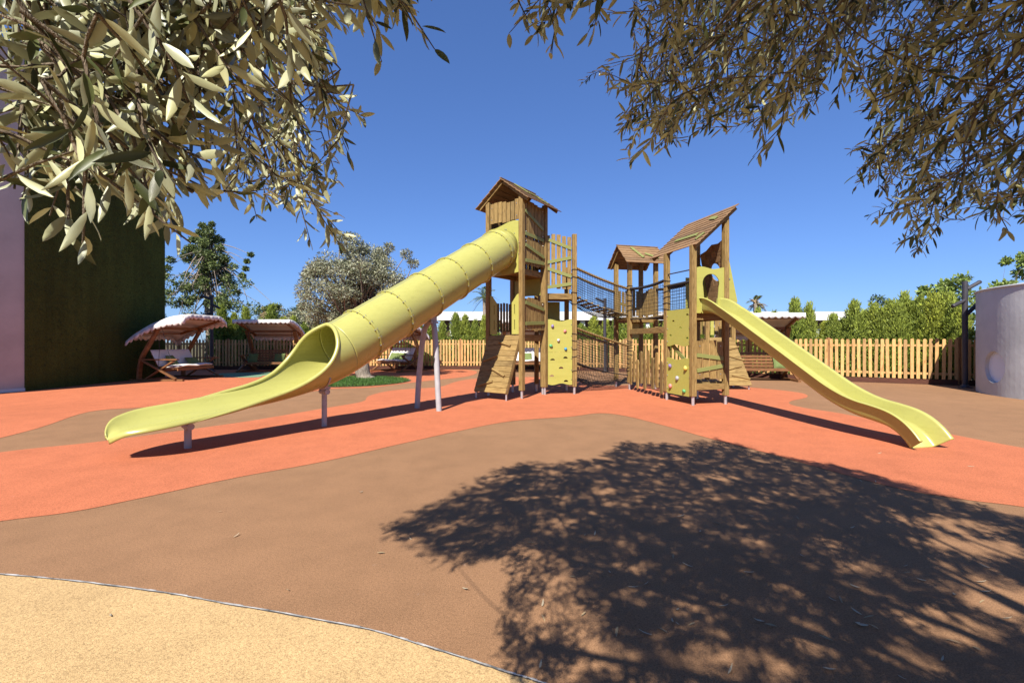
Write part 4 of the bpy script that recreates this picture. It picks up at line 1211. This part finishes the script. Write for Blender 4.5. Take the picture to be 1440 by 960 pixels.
for i, (t, zb) in enumerate(path):
    q = path[min(i + 1, len(path) - 1)]; p = path[max(i - 1, 0)]
    T = Vector((q[0] - p[0], 0, q[1] - p[1])).normalized(); N2 = Vector((-T.z, 0, T.x))
    if N2.z < 0: N2 = -N2
    c = Vector((t, 0, zb)) + N2 * R0
    aF, aN = alpha(t, KF), alpha(t, KN); w = width(t)
    rings.append([c + Vector((0, 1, 0)) * (R0 * math.sin(th) * w) - N2 * (R0 * math.cos(th)) for th in np.linspace(-aF, aN, NS + 1)])
    bl = min(1, max(0, (t - 5.7) / 1.4)); bl = bl * bl * (3 - 2 * bl)
    if bl > 0:
        e_ = 1.0 if t < 7.12 else math.sqrt(max(.0009, 1 - ((t - 7.12) / .525) ** 2))
        row = []
        for k in range(NS + 1):
            s = -1 + 2 * k / NS
            y = .40 * s * e_
            z = (.27 if s < 0 else .075) * e_ ** .6 * min(abs(s), .86) ** 2.2 - .055 * (max(0, abs(s) - .82) / .18) ** 2
            z -= .05 * max(0, (t - 7.50) / .14) ** 2
            row.append(rings[-1][k].lerp(Vector((t, y, zb)) + N2 * z, bl))
        rings[-1] = row
    if t > T_OPEN + 1e-6: edgeL.append(rings[-1][0]); edgeR.append(rings[-1][-1])
nclosed = sum(1 for t, _ in path if t <= T_OPEN + 1e-6)
def shell(i0, i1):
    b = MB(); vs = [v for r in rings[i0:i1] for v in r]; m = NS + 1
    b.add(vs, [(j * m + k, j * m + k + 1, (j + 1) * m + k + 1, (j + 1) * m + k) for j in range(i1 - i0 - 1) for k in range(NS)], None, True)
    return b
b = shell(0, nclosed)
tubeo = b.build('tube', M['yellow'], ts, 0, .016)
b = shell(nclosed - 1, len(rings)); b.build('chute', M['yellow'], ts, 0, .016)
topc = Vector(rings[nclosed - 1][0])
lip = edgeL[::-1] + [topc] + edgeR
tipc = [Vector((rings[-1][k])) for k in range(0, NS + 1, 4)]
lipm = MB(); ring_ = [Vector(p) for p in lip]
for arr in (edgeR[-1:],): pass
full = [p for p in ring_ if p.x < 6.95]
lipm.tube(full, [.034 if p.x < 6.2 else .034 - .030 * (p.x - 6.2) / .75 for p in full], 10, True); lipm.build('rim', M['yellow'], ts)
zax = lambda t: None
for k, tc in enumerate((.36, 1.12, 1.92, 2.68, 3.46, 4.18)):
    zb = 3.29 - .55 * (tc - .22)
    T = Vector((1, 0, -.55)).normalized(); N2 = Vector((.55, 0, 1)).normalized()
    c = Vector((tc - .22, 0, zb)) + N2 * R0
    b = MB()
    Rr = R0 + .022
    vs, fs = [], []
    nn = 56
    prof = [(-.016, -.02), (-.016, .02), (-.013, .026), (.013, .026), (.016, .02), (.016, -.02)]
    for a in np.linspace(0, 2 * math.pi, nn, endpoint=False):
        rad = Vector((0, math.sin(a), 0)) + N2 * math.cos(a)
        for u, v in prof: vs.append(c + rad * (R0 + .012 + v) + T * u)
    m = len(prof)
    for i in range(nn):
        for j in range(m):
            fs.append((i * m + j, i * m + (j + 1) % m, ((i + 1) % nn) * m + (j + 1) % m, ((i + 1) % nn) * m + j))
    b.add(vs, fs)
    b.m = 1
    for a in np.linspace(.1, 2 * math.pi + .1, 20, endpoint=False):
        rad = Vector((0, math.sin(a), 0)) + N2 * math.cos(a); p = c + rad * (R0 + .022)
        b.cyl(p - T * .032, p + T * .032, .012, segs=7)
    b.build('joint_ring', [M['yellow'], M['bolt']], ts)
# flange panel between the tower posts
hole = [(S / 2 + .43 * math.cos(a), 3.70 + .43 * math.sin(a)) for a in np.linspace(0, 6.2832, 40, endpoint=False)]
pw = S - .12
outl = [(0, 3.06), (pw * .62, 3.06), (pw, 3.10), (pw, 4.36)] + [(pw * (1 - k / 10), 4.36 - .08 * (k / 10) + .035 * math.sin(k / 10 * 5.5 + .3)) for k in range(1, 10)] + [(0, 4.24)]
b = MB(); b.plate(outl, [[(p[0] - .06, p[1]) for p in hole]], (.05, -S / 2 + .06, 0), (0, 1, 0), (0, 0, 1), .02)
b.m = 1
bolts(b, [(.06, S / 2 * 0 + .50 * math.sin(a), 3.70 + .50 * math.cos(a)) for a in np.linspace(.2, 6.4, 12)], (1, 0, 0))
b.build('flange_panel', [M['panel'], M['bolt']], ts, .002)
# collar between flange panel and tube
b = MB(); T = Vector((1, 0, -.55)).normalized(); N2 = Vector((.55, 0, 1)).normalized()
vs, fs = [], []
nn = 48
for a in np.linspace(0, 2 * math.pi, nn, endpoint=False):
    vs.append(Vector((.055, math.sin(a) * .45, 3.70 + math.cos(a) * .47)))
    vs.append(Vector((.14 - .22, 0, 3.29 - .55 * (.14 - .22))) + N2 * R0 + (Vector((0, math.sin(a), 0)) + N2 * math.cos(a)) * (R0 + .006) + T * .12)
for i in range(nn): fs.append((2 * i, 2 * i + 1, (2 * i + 3) % (2 * nn), (2 * i + 2) % (2 * nn)))
b.add(vs, fs, None, True); b.build('collar', M['yellow'], ts, 0, .012)
# supports
def zbot(t):
    for (a, za), (c, zc) in zip(path[:-1], path[1:]):
        if a <= t <= c: return za + (zc - za) * (t - a) / (c - a)
for t in (6.83, 4.90):
    z = zbot(t)
    b = MB(); b.cyl((t, 0, 0), (t, 0, z - .05), .042, segs=16)
    lg = b.build('support_leg', M['pole'], ts)
    b = MB(); b.box(t - .06, t + .06, -.09, .09, z - .06, z - .012); b.cyl((t, -.10, z - .10), (t, .10, z - .10), .045, segs=14); b.build('bracket', M['pole'], lg, .006)
b = MB(); b.tube([(lambda r_, c_: c_ + (r_ - c_) * 1.045)(rings[[i for i, p in enumerate(path) if p[0] >= 4.95][0]][k], Vector((4.95, 0, zbot(4.95) + R0))) for k in range(6, NS - 5, 2)], .014, 6); b.build('cradle_strap', M['pole'], ts)
zt = zbot(2.45)
for s in (-1, 1):
    pts = smooth_poly([(2.60, s * .325, 0), (2.60, s * .285, .5), (2.58, s * .22, 1.2), (2.56, s * .155, zt - .33), (2.53, s * .09, zt - .18), (2.52, s * .03, zt - .10)], 5)
    b = MB(); b.tube(pts, .057, 16); b.build('support_leg', M['pole'], ts)
b = MB(); b.box(2.44, 2.60, -.10, -.06, zt - .14, zt + .03); b.box(2.44, 2.60, .06, .10, zt - .14, zt + .03); b.box(2.42, 2.62, -.12, .12, zt - .17, zt - .13)
vs = []
b.build('saddle_bracket', M['pole'], ts, .005)

# ------------------------------------------------------------------ straight slide
MD = (Matrix.Translation(tD.location) @ Matrix.Rotation(ANG_D, 4, 'Z')) @ Vector((DX / 2 + .01, -.03, 0))
ss = empty('straight_slide', (MD.x, MD.y, 0), ANG_D - math.pi / 2, 'straight open yellow slide with raised sides coming down to the right', 'slide', 'yellow slides')
sc_ = [(-.12, 2.06), (.0, 2.055), (.22, 2.02), (.5, 1.92), (.9, 1.70), (1.4, 1.41), (2.0, 1.06), (2.5, .765), (2.9, .535), (3.2, .40), (3.45, .325), (3.68, .285), (3.86, .245), (3.99, .185), (4.09, .10), (4.17, .0)]
sp = smooth_poly(sc_, 5)
def wallh(t):
    if t < .1: return .30
    if t < .5: return .30 - .07 * (t - .1) / .4
    return .23
half = [(0, 0), (.17, .004), (.205, .018), (.222, .05), (.245, 1.0 - .10), (.252, 1.0 - .02), (.268, 1.0), (.288, 1.0 - .01), (.292, 1.0 - .06)]
secs = []
for i, (t, z) in enumerate(sp):
    q = sp[min(i + 1, len(sp) - 1)]; p = sp[max(i - 1, 0)]
    T = Vector((q[0] - p[0], 0, q[1] - p[1])).normalized(); N2 = Vector((-T.z, 0, T.x))
    if N2.z < 0: N2 = -N2
    hgt = wallh(t)
    line = []
    for yy, hh_ in half:
        h_ = hh_ if hh_ < .06 else hh_ * hgt
        line.append((yy, h_))
    full = [(-a, h_) for a, h_ in line[::-1]] + line[1:]
    secs.append([Vector((t, 0, z)) + Vector((0, a, 0)) + N2 * h_ for a, h_ in full])
m = len(secs[0])
b = MB(); vs = [v for s_ in secs for v in s_]
b.add(vs, [(j * m + k, j * m + k + 1, (j + 1) * m + k + 1, (j + 1) * m + k) for j in range(len(secs) - 1) for k in range(m - 1)], None, True)
b.build('slide_bed', M['yellow'], ss, 0, .014)
b = MB()
for s in (-1, 1): b.box(-.10, .03, s * .245 - .008, s * .245 + .008, 2.04, 2.34)
b.build('side_cheek', M['yellow'], ss, .004)
b = MB(); b.cyl((4.10, 0, -.01), (4.10, 0, .05), .03, segs=8); b.build('ground_anchor', M['steel'], ss)

# ------------------------------------------------------------------ nets and bridges
def net(mb, grid, r):
    """grid[i][j] points: cords along both directions"""
    for row_ in grid: mb.tube(row_, r, 3, False)
    for j in range(len(grid[0])): mb.tube([row_[j] for row_ in grid], r, 3, False)
def lerp(a, b_, t): return Vector(a) * (1 - t) + Vector(b_) * t
def sag(a, b_, t, s): 
    p = lerp(a, b_, t); p.z -= s * 4 * t * (1 - t); return p
def bridge(name, label, railA, railB, deckA, deckB, n, m, rail_r, s_rail, s_deck, deck_boards=True, under=0.0, rail_mat='wood'):
    """railA/railB: (near, far) end points at each tower; deckA/deckB the same at deck level"""
    o = Vector((railA[0][0], railA[0][1], 0))
    root = empty(name, o, 0, label, 'rope bridge', 'net bridges between the towers')
    L = lambda p: Vector(p) - o
    for side in (0, 1):
        a, e = L(railA[side]), L(railB[side]); da, de_ = L(deckA[side]), L(deckB[side])
        b = MB(); b.tube([sag(a, e, t, s_rail) for t in np.linspace(0, 1, 14)], rail_r, 9); rl_ = b.build('handrail', M[rail_mat], root)
        b = MB()
        pts = []
        for t in np.linspace(0, 1, 150):
            p = sag(a, e, t, s_rail); an = t * 6.2832 * 22
            pts.append(p + Vector((0, math.cos(an), math.sin(an))) * (rail_r + .004))
        b.tube(pts, .008, 4, False); b.build('rope_winding', M['rope'], rl_)
        g_ = [[lerp(sag(a, e, t, s_rail), sag(da, de_, t, s_deck), u) + Vector((0, 0, 0)) for t in np.linspace(0, 1, n)] for u in np.linspace(0, 1, m)]
        b = MB(); net(b, g_, .0052); b.build('side_net', M['rope'], root)
    da0, da1, db0, db1 = L(deckA[0]), L(deckA[1]), L(deckB[0]), L(deckB[1])
    b = MB()
    for t in np.linspace(0, 1, 14):
        b.tube([sag(da0, db0, t, s_deck), sag(da1, db1, t, s_deck)], .008, 4)
    for a, e in ((da0, db0), (da1, db1)): b.tube([sag(a, e, t, s_deck) for t in np.linspace(0, 1, 12)], .016, 6)
    b.build('deck_rope', M['rope'], root)
    if deck_boards:
        nb = max(6, int((db0 - da0).length / .21))
        b = MB()
        for i in range(nb):
            t = (i + .5) / nb
            p, q = sag(da0, db0, t, s_deck), sag(da1, db1, t, s_deck); t2 = t + .01
            b.beam(p + Vector((0, 0, .02)), q + Vector((0, 0, .02)), .13, .035)
        b.build('deck_boards', M['wood'], root, .005)
    if under:
        g_ = []
        for u in np.linspace(0, 1, 13):
            g_.append([lerp(sag(da0, db0, t, s_deck), sag(da1, db1, t, s_deck), u) + Vector((0, 0, -under * math.sin(math.pi * u) ** .7 * (.45 + .55 * math.sin(math.pi * min(1, t * 1.05 + .12)) ))) for t in np.linspace(0, 1, n)])
        b = MB(); net(b, g_, .0055); b.build('under_net', M['rope'], root)
    return root
WB = Matrix.Translation(tB.location) @ Matrix.Rotation(ANG_B, 4, 'Z')
WC = Matrix.Translation(tC.location) @ Matrix.Rotation(ANG_C, 4, 'Z')
WD = Matrix.Translation(tD.location) @ Matrix.Rotation(ANG_D, 4, 'Z')
bn, bf = WB @ Vector((SB + .04, .02, 0)), WB @ Vector((SB + .04, SB, 0))
cn, cf = WC @ Vector((-.05, .0, 0)), WC @ Vector((-.05, SB, 0))
Z = lambda p, z: Vector((p.x, p.y, z))
bridge('net_bridge', 'upper rope net bridge sagging from the climbing wall tower to the small roofed tower', (Z(bn, 3.36), Z(bf, 3.36)), (Z(cn, 2.93), Z(cf, 2.93)), (Z(bn, 2.60), Z(bf, 2.60)), (Z(cn, 2.16), Z(cf, 2.16)), 34, 13, .036, .03, .06, True, .22)
bridge('net_bridge', 'lower rope net bridge hanging close to the ground under the upper one', (Z(bn, 1.76), Z(bf, 1.76)), (Z(cn, 1.28), Z(cf, 1.28)), (Z(bn, .84), Z(bf, .84)), (Z(cn, .42), Z(cf, .42)), 34, 14, .034, .02, .05, False, .52)
cr0, cr1 = WC @ Vector((.0, -.05, 0)), WC @ Vector((SB, -.05, 0))
dl0, dl1 = WD @ Vector((.0, DY + .05, 0)), WD @ Vector((DX, DY + .05, 0))
bridge('net_bridge', 'level rope net walkway between the small roofed tower and the slide tower', (Z(cr0, 2.93), Z(cr1, 2.93)), (Z(dl0, 2.88), Z(dl1, 2.88)), (Z(cr0, 2.06), Z(cr1, 2.06)), (Z(dl0, 2.02), Z(dl1, 2.02)), 26, 10, .036, .05, .03, True, .0, 'rope')
# net and log on the open left side of the slide tower
b = MB(); b.cyl((-.0, .05, 2.72), (.0, DY - .05, 2.72), .035, segs=9); b.build('side_rail', M['rope'], tD)
b = MB(); net(b, [[Vector((.0, .06 + (DY - .12) * t, 2.14 + .56 * u)) for t in np.linspace(0, 1, 11)] for u in np.linspace(0, 1, 9)], .005); b.build('side_net', M['rope'], tD)
# beam and low picket gate between roofed tower and slide tower
gp0, gp1 = WC @ Vector((.0, -.06, 0)), WD @ Vector((.0, DY + .06, 0))
gate = empty('picket_barrier', (gp0.x, gp0.y, 0), 0, 'low round topped picket barrier with a beam above between two tower posts', 'fence')
d = Vector((gp1.x - gp0.x, gp1.y - gp0.y, 0)); Lg = d.length; d.normalize(); nn_ = d.cross(Vector((0, 0, 1)))
b = MB(); b.beam((0, 0, 1.68), d * Lg + Vector((0, 0, 1.68)), .07, .15); b.build('beam', M['wood'], gate, .008)
b = MB(); npk = 9
for i in range(npk):
    zz = .10 + .10 * ((i % 2)) + random.uniform(-.04, .06); b.plate(picket_outline(.13, .88 - .08 * ((i + 1) % 2), i), [], d * (Lg * (i + .5) / npk) + nn_ * .045 + Vector((0, 0, zz + .04)), d, (0, 0, 1), .03)
b.build('pickets', M['wood'], gate)
for z in (.42, .80):
    b = MB(); b.beam((0, 0, z), d * Lg + Vector((0, 0, z)), .04, .07); b.build('rail', M['wood'], gate, .004)

# ------------------------------------------------------------------ the big olive tree the photographer stands under
def inpoly(P, poly):
    x, y = P[:, 0], P[:, 1]; c = np.zeros(len(P), bool); n = len(poly)
    for i in range(n):
        x0, y0 = poly[i]; x1, y1 = poly[(i + 1) % n]
        k = ((y0 > y) != (y1 > y)) & (x < (x1 - x0) * (y - y0) / (y1 - y0 + 1e-12) + x0)
        c ^= k
    return c
def proj(P):
    d = np.maximum(P[:, 1], 1e-3)
    return np.stack([720 + FOC * P[:, 0] / d, 480 - FOC * (P[:, 2] - CAM_H) / d], 1)
# ground area in shade (from the outline of the shadow on the ground)
sh_px = [(556, 745), (600, 716), (640, 698), (690, 668), (740, 652), (800, 650), (850, 645), (880, 622), (960, 625), (1010, 618), (1090, 640), (1200, 660), (1300, 690), (1440, 732)]
sh = [G(*p) for p in sh_px] + [(5.2, 3.2), (6.0, 2.0), (5.5, -.3), (3.5, -1.2), (1.0, .2), (.20, 1.2), (.14, 1.87), G(738, 905), G(735, 860), G(745, 815), G(720, 795), G(660, 800), G(610, 785)]
RIGHT = [(905, -40), (890, 60), (905, 100), (870, 100), (815, 108), (880, 118), (905, 145), (885, 165), (905, 225), (918, 240), (935, 205), (985, 160), (1050, 172), (1132, 172), (1142, 132), (1190, 102), (1215, 110), (1238, 138), (1262, 128), (1268, 150),
         (1225, 190), (1220, 235), (1245, 250), (1242, 290), (1275, 300), (1275, 340), (1312, 342), (1330, 305), (1375, 290), (1400, 280), (1445, 300), (1700, 330), (1700, -40)]
TWIG1 = [(722, -30), (722, 22), (745, 60), (765, 40), (788, 62), (800, 48), (820, 35), (842, 18), (842, -30)]
LEFT = [(-300, -60), (420, -60), (430, 20), (360, 45), (330, 70), (270, 90), (255, 130), (262, 190), (245, 240), (215, 215), (190, 265), (160, 285), (150, 225), (115, 215), (105, 285), (60, 290), (30, 240), (0, 290), (-300, 300)]
MIDL = [(390, -40), (470, -40), (478, 55), (455, 80), (490, 150), (472, 210), (492, 238), (440, 262), (468, 318), (440, 320), (415, 285), (370, 265), (362, 300), (345, 262), (300, 235), (290, 200), (340, 150), (390, 100)]
TOPM = [(475, -40), (475, 14), (530, 35), (580, 18), (590, -40)]

def grow(name_seed, poly, dmin, dmax, count, shade_test=(0, 0), dfun=None):
    g = np.random.default_rng(name_seed)
    out = []
    xs = [p[0] for p in poly]; ys = [p[1] for p in poly]
    tries = 0
    while sum(len(o) for o in out) < count and tries < 60:
        tries += 1
        n = count * 3
        q = np.stack([g.uniform(min(xs), max(xs), n), g.uniform(min(ys), max(ys), n)], 1)
        q = q[inpoly(q, poly)]
        d = g.uniform(dmin, dmax, len(q)) if dfun is None else dfun(q, g)
        P = np.stack([(q[:, 0] - 720) / FOC * d, d, CAM_H + (480 - q[:, 1]) / FOC * d], 1)
        if shade_test is not None:
            s = P[:, :2] + P[:, 2:3] * np.array([[SX, SY]])
            P = P[inpoly(s + np.array([shade_test]), sh)]
        out.append(P)
    P = np.concatenate(out)[:count]
    return P
right = grow(1, RIGHT, 1.25, 3.4, 660)
left = grow(2, LEFT, .40, .80, 205, (.11, 0.0), lambda q, g: g.uniform(.40, .95, len(q)))
midl = grow(3, MIDL, .9, 1.8, 80, (.12, 0))
twg = grow(4, TWIG1, 1.15, 1.35, 14, None)
topm = grow(5, TOPM, .7, .95, 12, None)
# the rest of the crown, overhead and out of the frame, wherever it shades the ground
g = np.random.default_rng(6)
n = 60000
sp2 = np.stack([g.uniform(-1.6, 6.6, n), g.uniform(-1.5, 6.6, n)], 1)
sp2 = sp2[inpoly(sp2, sh)]
H = g.uniform(2.0, 5.3, len(sp2))
P = np.stack([sp2[:, 0] - SX * H, sp2[:, 1] - SY * H, H], 1)
pj = proj(P)
vis = (P[:, 1] > .05) & (pj[:, 0] > -60) & (pj[:, 0] < 1500) & (pj[:, 1] > -120)
far_ok = np.linalg.norm(P - np.array([0, 0, CAM_H]), axis=1) > .7
# crown shape: a dome round the trunk
dome = ((P[:, 0] - 1.8) / 5.0) ** 2 + ((P[:, 1] + .4) / 5.0) ** 2 + ((P[:, 2] - 3.0) / 2.6) ** 2 < 1
lsh = left[:, :2] + left[:, 2:3] * np.array([[SX, SY]])
clear = (((sp2[:, None] - lsh[None]) ** 2).sum(2)).min(1) > .12 ** 2
over = P[(~vis) & far_ok & dome & clear]
keep = g.random(len(over)) < 1.0
over = over[keep][:8500]
# holes: remove overhead twigs that shade a few sun flecks
flecks = [(G(1375, 770), .32, .10), (G(1330, 735), .35, .07), (G(1345, 880), .22, .07), (G(990, 925), .13, .06), (G(730, 850), .16, .12), (G(1160, 905), .12, .05), (G(850, 690), .12, .06), (G(1010, 670), .25, .07), (G(1420, 850), .25, .08), (G(880, 765), .10, .05), (G(1225, 800), .10, .04), (G(960, 725), .10, .05),
          (G(1120, 830), .09, .04), (G(790, 735), .10, .05), (G(1100, 690), .16, .06), (G(1000, 700), .08, .04), (G(1250, 720), .14, .05), (G(1060, 760), .08, .05), (G(930, 680), .10, .04), (G(1180, 770), .10, .05), (G(1300, 790), .12, .05), (G(1200, 690), .12, .05), (G(1290, 930), .10, .05), (G(1090, 930), .08, .04), (G(900, 830), .06, .04), (G(820, 700), .08, .04), (G(1380, 820), .2, .06)]
def unfleck(P):
    s = P[:, :2] + P[:, 2:3] * np.array([[SX, SY]])
    k = np.ones(len(P), bool)
    for (cx, cy), rx, ry in flecks: k &= (((s[:, 0] - cx) / rx) ** 2 + ((s[:, 1] - cy) / (ry * 2.2)) ** 2) > 1
    return P[k]
over = unfleck(over)

TRUNK = Vector((2.3, -2.6, 0))
tree = empty('overhanging_olive_tree', tuple(TRUNK), 0, 'large olive tree whose leafy branches hang into the top of the view', 'tree')
toff = np.array(TRUNK)
trunk_pts = smooth_poly([(2.3, -2.6, -.05), (2.2, -2.55, .5), (2.3, -2.4, 1.1), (2.15, -2.2, 1.9)], 5)
tb = MB(); tb.tube([Vector(p) - TRUNK for p in trunk_pts], [.30 - .011 * i for i in range(len(trunk_pts))], 14); tb.build('trunk', M['bark'], tree)

def twig_leaves(P, seed, tl, nl, ll, lw, down=.35, outward=None, nmean=(0, 0, 1.0)):
    """each point P is the middle of a leafy twig: returns leaf verts/faces plus twig polylines"""
    g = np.random.default_rng(seed)
    n = len(P)
    base = np.array([2.0, -1.2, 2.6])
    out = unit(P - base) if outward is None else np.broadcast_to(np.asarray(outward, float), P.shape).copy()
    d = unit(out * .9 + g.normal(0, .55, (n, 3)) + np.array([0, 0, -down]))
    Lt = g.uniform(.75, 1.25, n) * tl
    A = P - d * (Lt / 2)[:, None]
    ps, ds, ns, ls, ws, tw = [], [], [], [], [], []
    cv = g.normal(0, .16, (n, 3))
    for i in range(n):
        m = nl
        u = (np.arange(m) // 2 + .5) / (m / 2)
        u = np.clip(u + g.normal(0, .03, m), 0, 1)
        pos = A[i] + d[i] * (Lt[i] * u)[:, None] + cv[i] * (Lt[i] * (u * (1 - u)) * 2)[:, None]
        s = np.cross(d[i], g.normal(0, 1, 3)); s /= np.linalg.norm(s) + 1e-9
        s2 = np.cross(d[i], s)
        sgn = np.where(np.arange(m) % 2 == 0, 1, -1)
        ph = (np.arange(m) // 2 % 2)
        sd_ = np.where(ph[:, None] == 0, s, s2) * sgn[:, None]
        ps.append(pos); ds.append(sd_ * g.uniform(.5, 1.0, (m, 1)) + d[i] * g.uniform(.5, 1.1, (m, 1)) + g.normal(0, .2, (m, 3)) + np.array([0, 0, -.15]))
        ns.append(g.normal(0, .6, (m, 3)) + np.asarray(nmean)); ls.append(g.uniform(.62, 1.15, m) * ll * (1 - .35 * np.maximum(0, u - .75) * 4 * .6)); ws.append(g.uniform(.8, 1.2, m) * lw)
        tw.append([A[i] - toff, A[i] + d[i] * Lt[i] * .5 + cv[i] * Lt[i] * .5 - toff, A[i] + d[i] * Lt[i] - toff])
    return (np.concatenate(ps) - toff, np.concatenate(ds), np.concatenate(ns), np.concatenate(ls), np.concatenate(ws)), tw, A
def kmeans(P, k, seed):
    g = np.random.default_rng(seed); C = P[g.choice(len(P), k, replace=False)]
    for _ in range(8):
        a = np.argmin(((P[:, None] - C[None]) ** 2).sum(2), 1)
        C = np.stack([P[a == j].mean(0) if (a == j).any() else C[j] for j in range(k)])
    return C, a
hub = np.array([2.15, -2.2, 1.9])
bm_ = MB()
def limbs(A, k, seed, src, r0, r1, up=.35):
    """limbs from src to cluster centres, thin branchlets from those to each twig base"""
    C, a = kmeans(A, k, seed)
    g = np.random.default_rng(seed + 50)
    for j in range(k):
        s = np.array(src); e = C[j]; mid = (s + e) / 2 + np.array([0, 0, up * np.linalg.norm(e - s) * .4]) + g.normal(0, .08, 3)
        pts = smooth_poly([tuple(s - toff), tuple(mid - toff), tuple(e - toff)], 6)
        bm_.tube(pts, list(np.linspace(r0, r1, len(pts))), 7)
        pts_ = [e] + list(A[a == j]); par = {0: None}; todo = set(range(1, len(pts_))); best = {i: (np.linalg.norm(pts_[i] - e), 0) for i in todo}
        dep = {0: 0}
        while todo:                                    # a branching skeleton: each twig grows from the nearest wood
            i = min(todo, key=lambda q_: best[q_][0]); todo.discard(i); k_ = best[i][1]; par[i] = k_; dep[i] = dep[k_] + 1
            p0, p1 = pts_[k_], pts_[i]
            m_ = (p0 + p1) / 2 + g.normal(0, .06, 3) * np.linalg.norm(p1 - p0)
            ra = max(.0016, r1 * .75 * .93 ** dep[k_]); rb = max(.0014, r1 * .75 * .93 ** dep[i])
            bm_.tube([tuple(p0 - toff), tuple(m_ - toff), tuple(p1 - toff)], [ra, (ra + rb) / 2, rb], 4, False)
            for q_ in todo:
                dd_ = np.linalg.norm(pts_[q_] - p1)
                if dd_ + .02 * dep[i] < best[q_][0]: best[q_] = (dd_ + .02 * dep[i], i)
LV, TW = [], []
def add_cluster(P, seed, tl, nl, ll, lw, k, src, r0, r1, up=.35, down=.35, outward=None, nmean=(0, 0, 1.0)):
    L_, tw, A = twig_leaves(P, seed, tl, nl, ll, lw, down, outward, nmean)
    LV.append(L_); TW.extend(tw)
    limbs(A, k, seed, src, r0, r1, up)
add_cluster(over, 61, .26, 18, .072, .018, 30, hub, .035, .008)
add_cluster(right, 62, .22, 16, .056, .0110, 22, (1.6, .0, 3.0), .018, .0034, .1, .5)
add_cluster(left, 63, .13, 12, .041, .0078, 14, (-.45, .1, 2.05), .0042, .0016, .1, .45, (.1, .35, -.4), (0, .75, .45))
add_cluster(midl, 64, .19, 14, .053, .0105, 6, (-.45, .6, 2.5), .010, .003, .1, .6, (.1, .3, -.6), (0, .5, .6))
add_cluster(twg, 65, .14, 9, .055, .0125, 2, (.35, .9, 2.6), .008, .002, .1, .3, (-.5, .3, -.4))
add_cluster(topm, 66, .14, 9, .055, .0125, 2, (-.05, .5, 2.3), .008, .002, .1, .3, (.4, .3, -.2))
# carrier limbs that join these sprays to the crown
for e, m in (((1.6, .0, 3.0), (1.9, -1.2, 2.9)), ((-.55, .1, 2.15), (.8, -1.4, 3.0)), ((-.45, .6, 2.5), (.6, -.9, 3.1)), ((.35, .9, 2.6), (1.3, -.8, 3.0)), ((-.05, .5, 2.3), (.9, -1.0, 2.9))):
    pts = smooth_poly([tuple(hub - toff), tuple(np.array(m) - toff), tuple(np.array(e) - toff)], 8)
    bm_.tube(pts, list(np.linspace(.05, .016, len(pts))), 8)
for t3 in TW: bm_.tube([tuple(p) for p in t3], [.0022, .0018, .0009], 4, False)
bm_.build('branches', M['twig'], tree)
V, F = leaves(*[np.concatenate([l[i] for l in LV]) for i in range(5)])
# keep leaves clear of the lens
np_mesh('crown', V, F, M['olive_near'], tree)

# ------------------------------------------------------------------ fallen leaves
g = random.Random(77)
lp, lf = leaves(np.zeros((1, 3)), np.array([[1.0, 0, 0]]), np.array([[0, 0, 1.0]]), np.array([.06]), np.array([.012]), .22)
leaf0 = None
def fallen(x, y, k):
    global leaf0
    if leaf0 is None:
        leaf0 = np_mesh('fallen_leaf', lp, lf, M['dryleaf']); o = leaf0
    else:
        o = leaf0.copy(); COL.objects.link(o)
    o.location = (x, y, .012); s = g.uniform(.55, 1.15)
    o.scale = (s, s * g.uniform(.7, 1.2), s * g.choice((-1, 1))); o.rotation_euler = (g.uniform(-.3, .3), g.uniform(-.08, .08), g.uniform(0, 6.28))
    if o.scale[2] < 0: o.location.z = .008
    tag(o, 'small dry olive leaf lying on the rubber ground', 'leaf', 'fallen olive leaves')
k = 0
for px, py in [(1213, 866), (1222, 880), (1230, 868), (1236, 888), (1210, 876), (945, 870), (905, 823), (1045, 804), (975, 798), (1125, 780), (1165, 840), (1180, 840), (1270, 797), (1283, 807), (1340, 834), (1380, 918), (1410, 870), (1120, 728), (1060, 726), (1195, 743), (950, 875), (978, 878), (1150, 895)]:
    fallen(*G(px, py), k); k += 1
while k < 60:
    x, y = g.uniform(740, 1440), g.uniform(655, 955)
    if y < 640 + (x - 1000) * .16: continue
    fallen(*G(x, y), k); k += 1
for px, py in [(590, 760), (870, 640), (510, 690), (300, 720), (820, 640), (960, 575), (1010, 590), (1240, 640), (1360, 660), (640, 830), (530, 780), (420, 830), (150, 860), (330, 760), (845, 573), (790, 620)]:
    fallen(*G(px + g.uniform(-15, 15), py + g.uniform(-6, 6)), k); k += 1
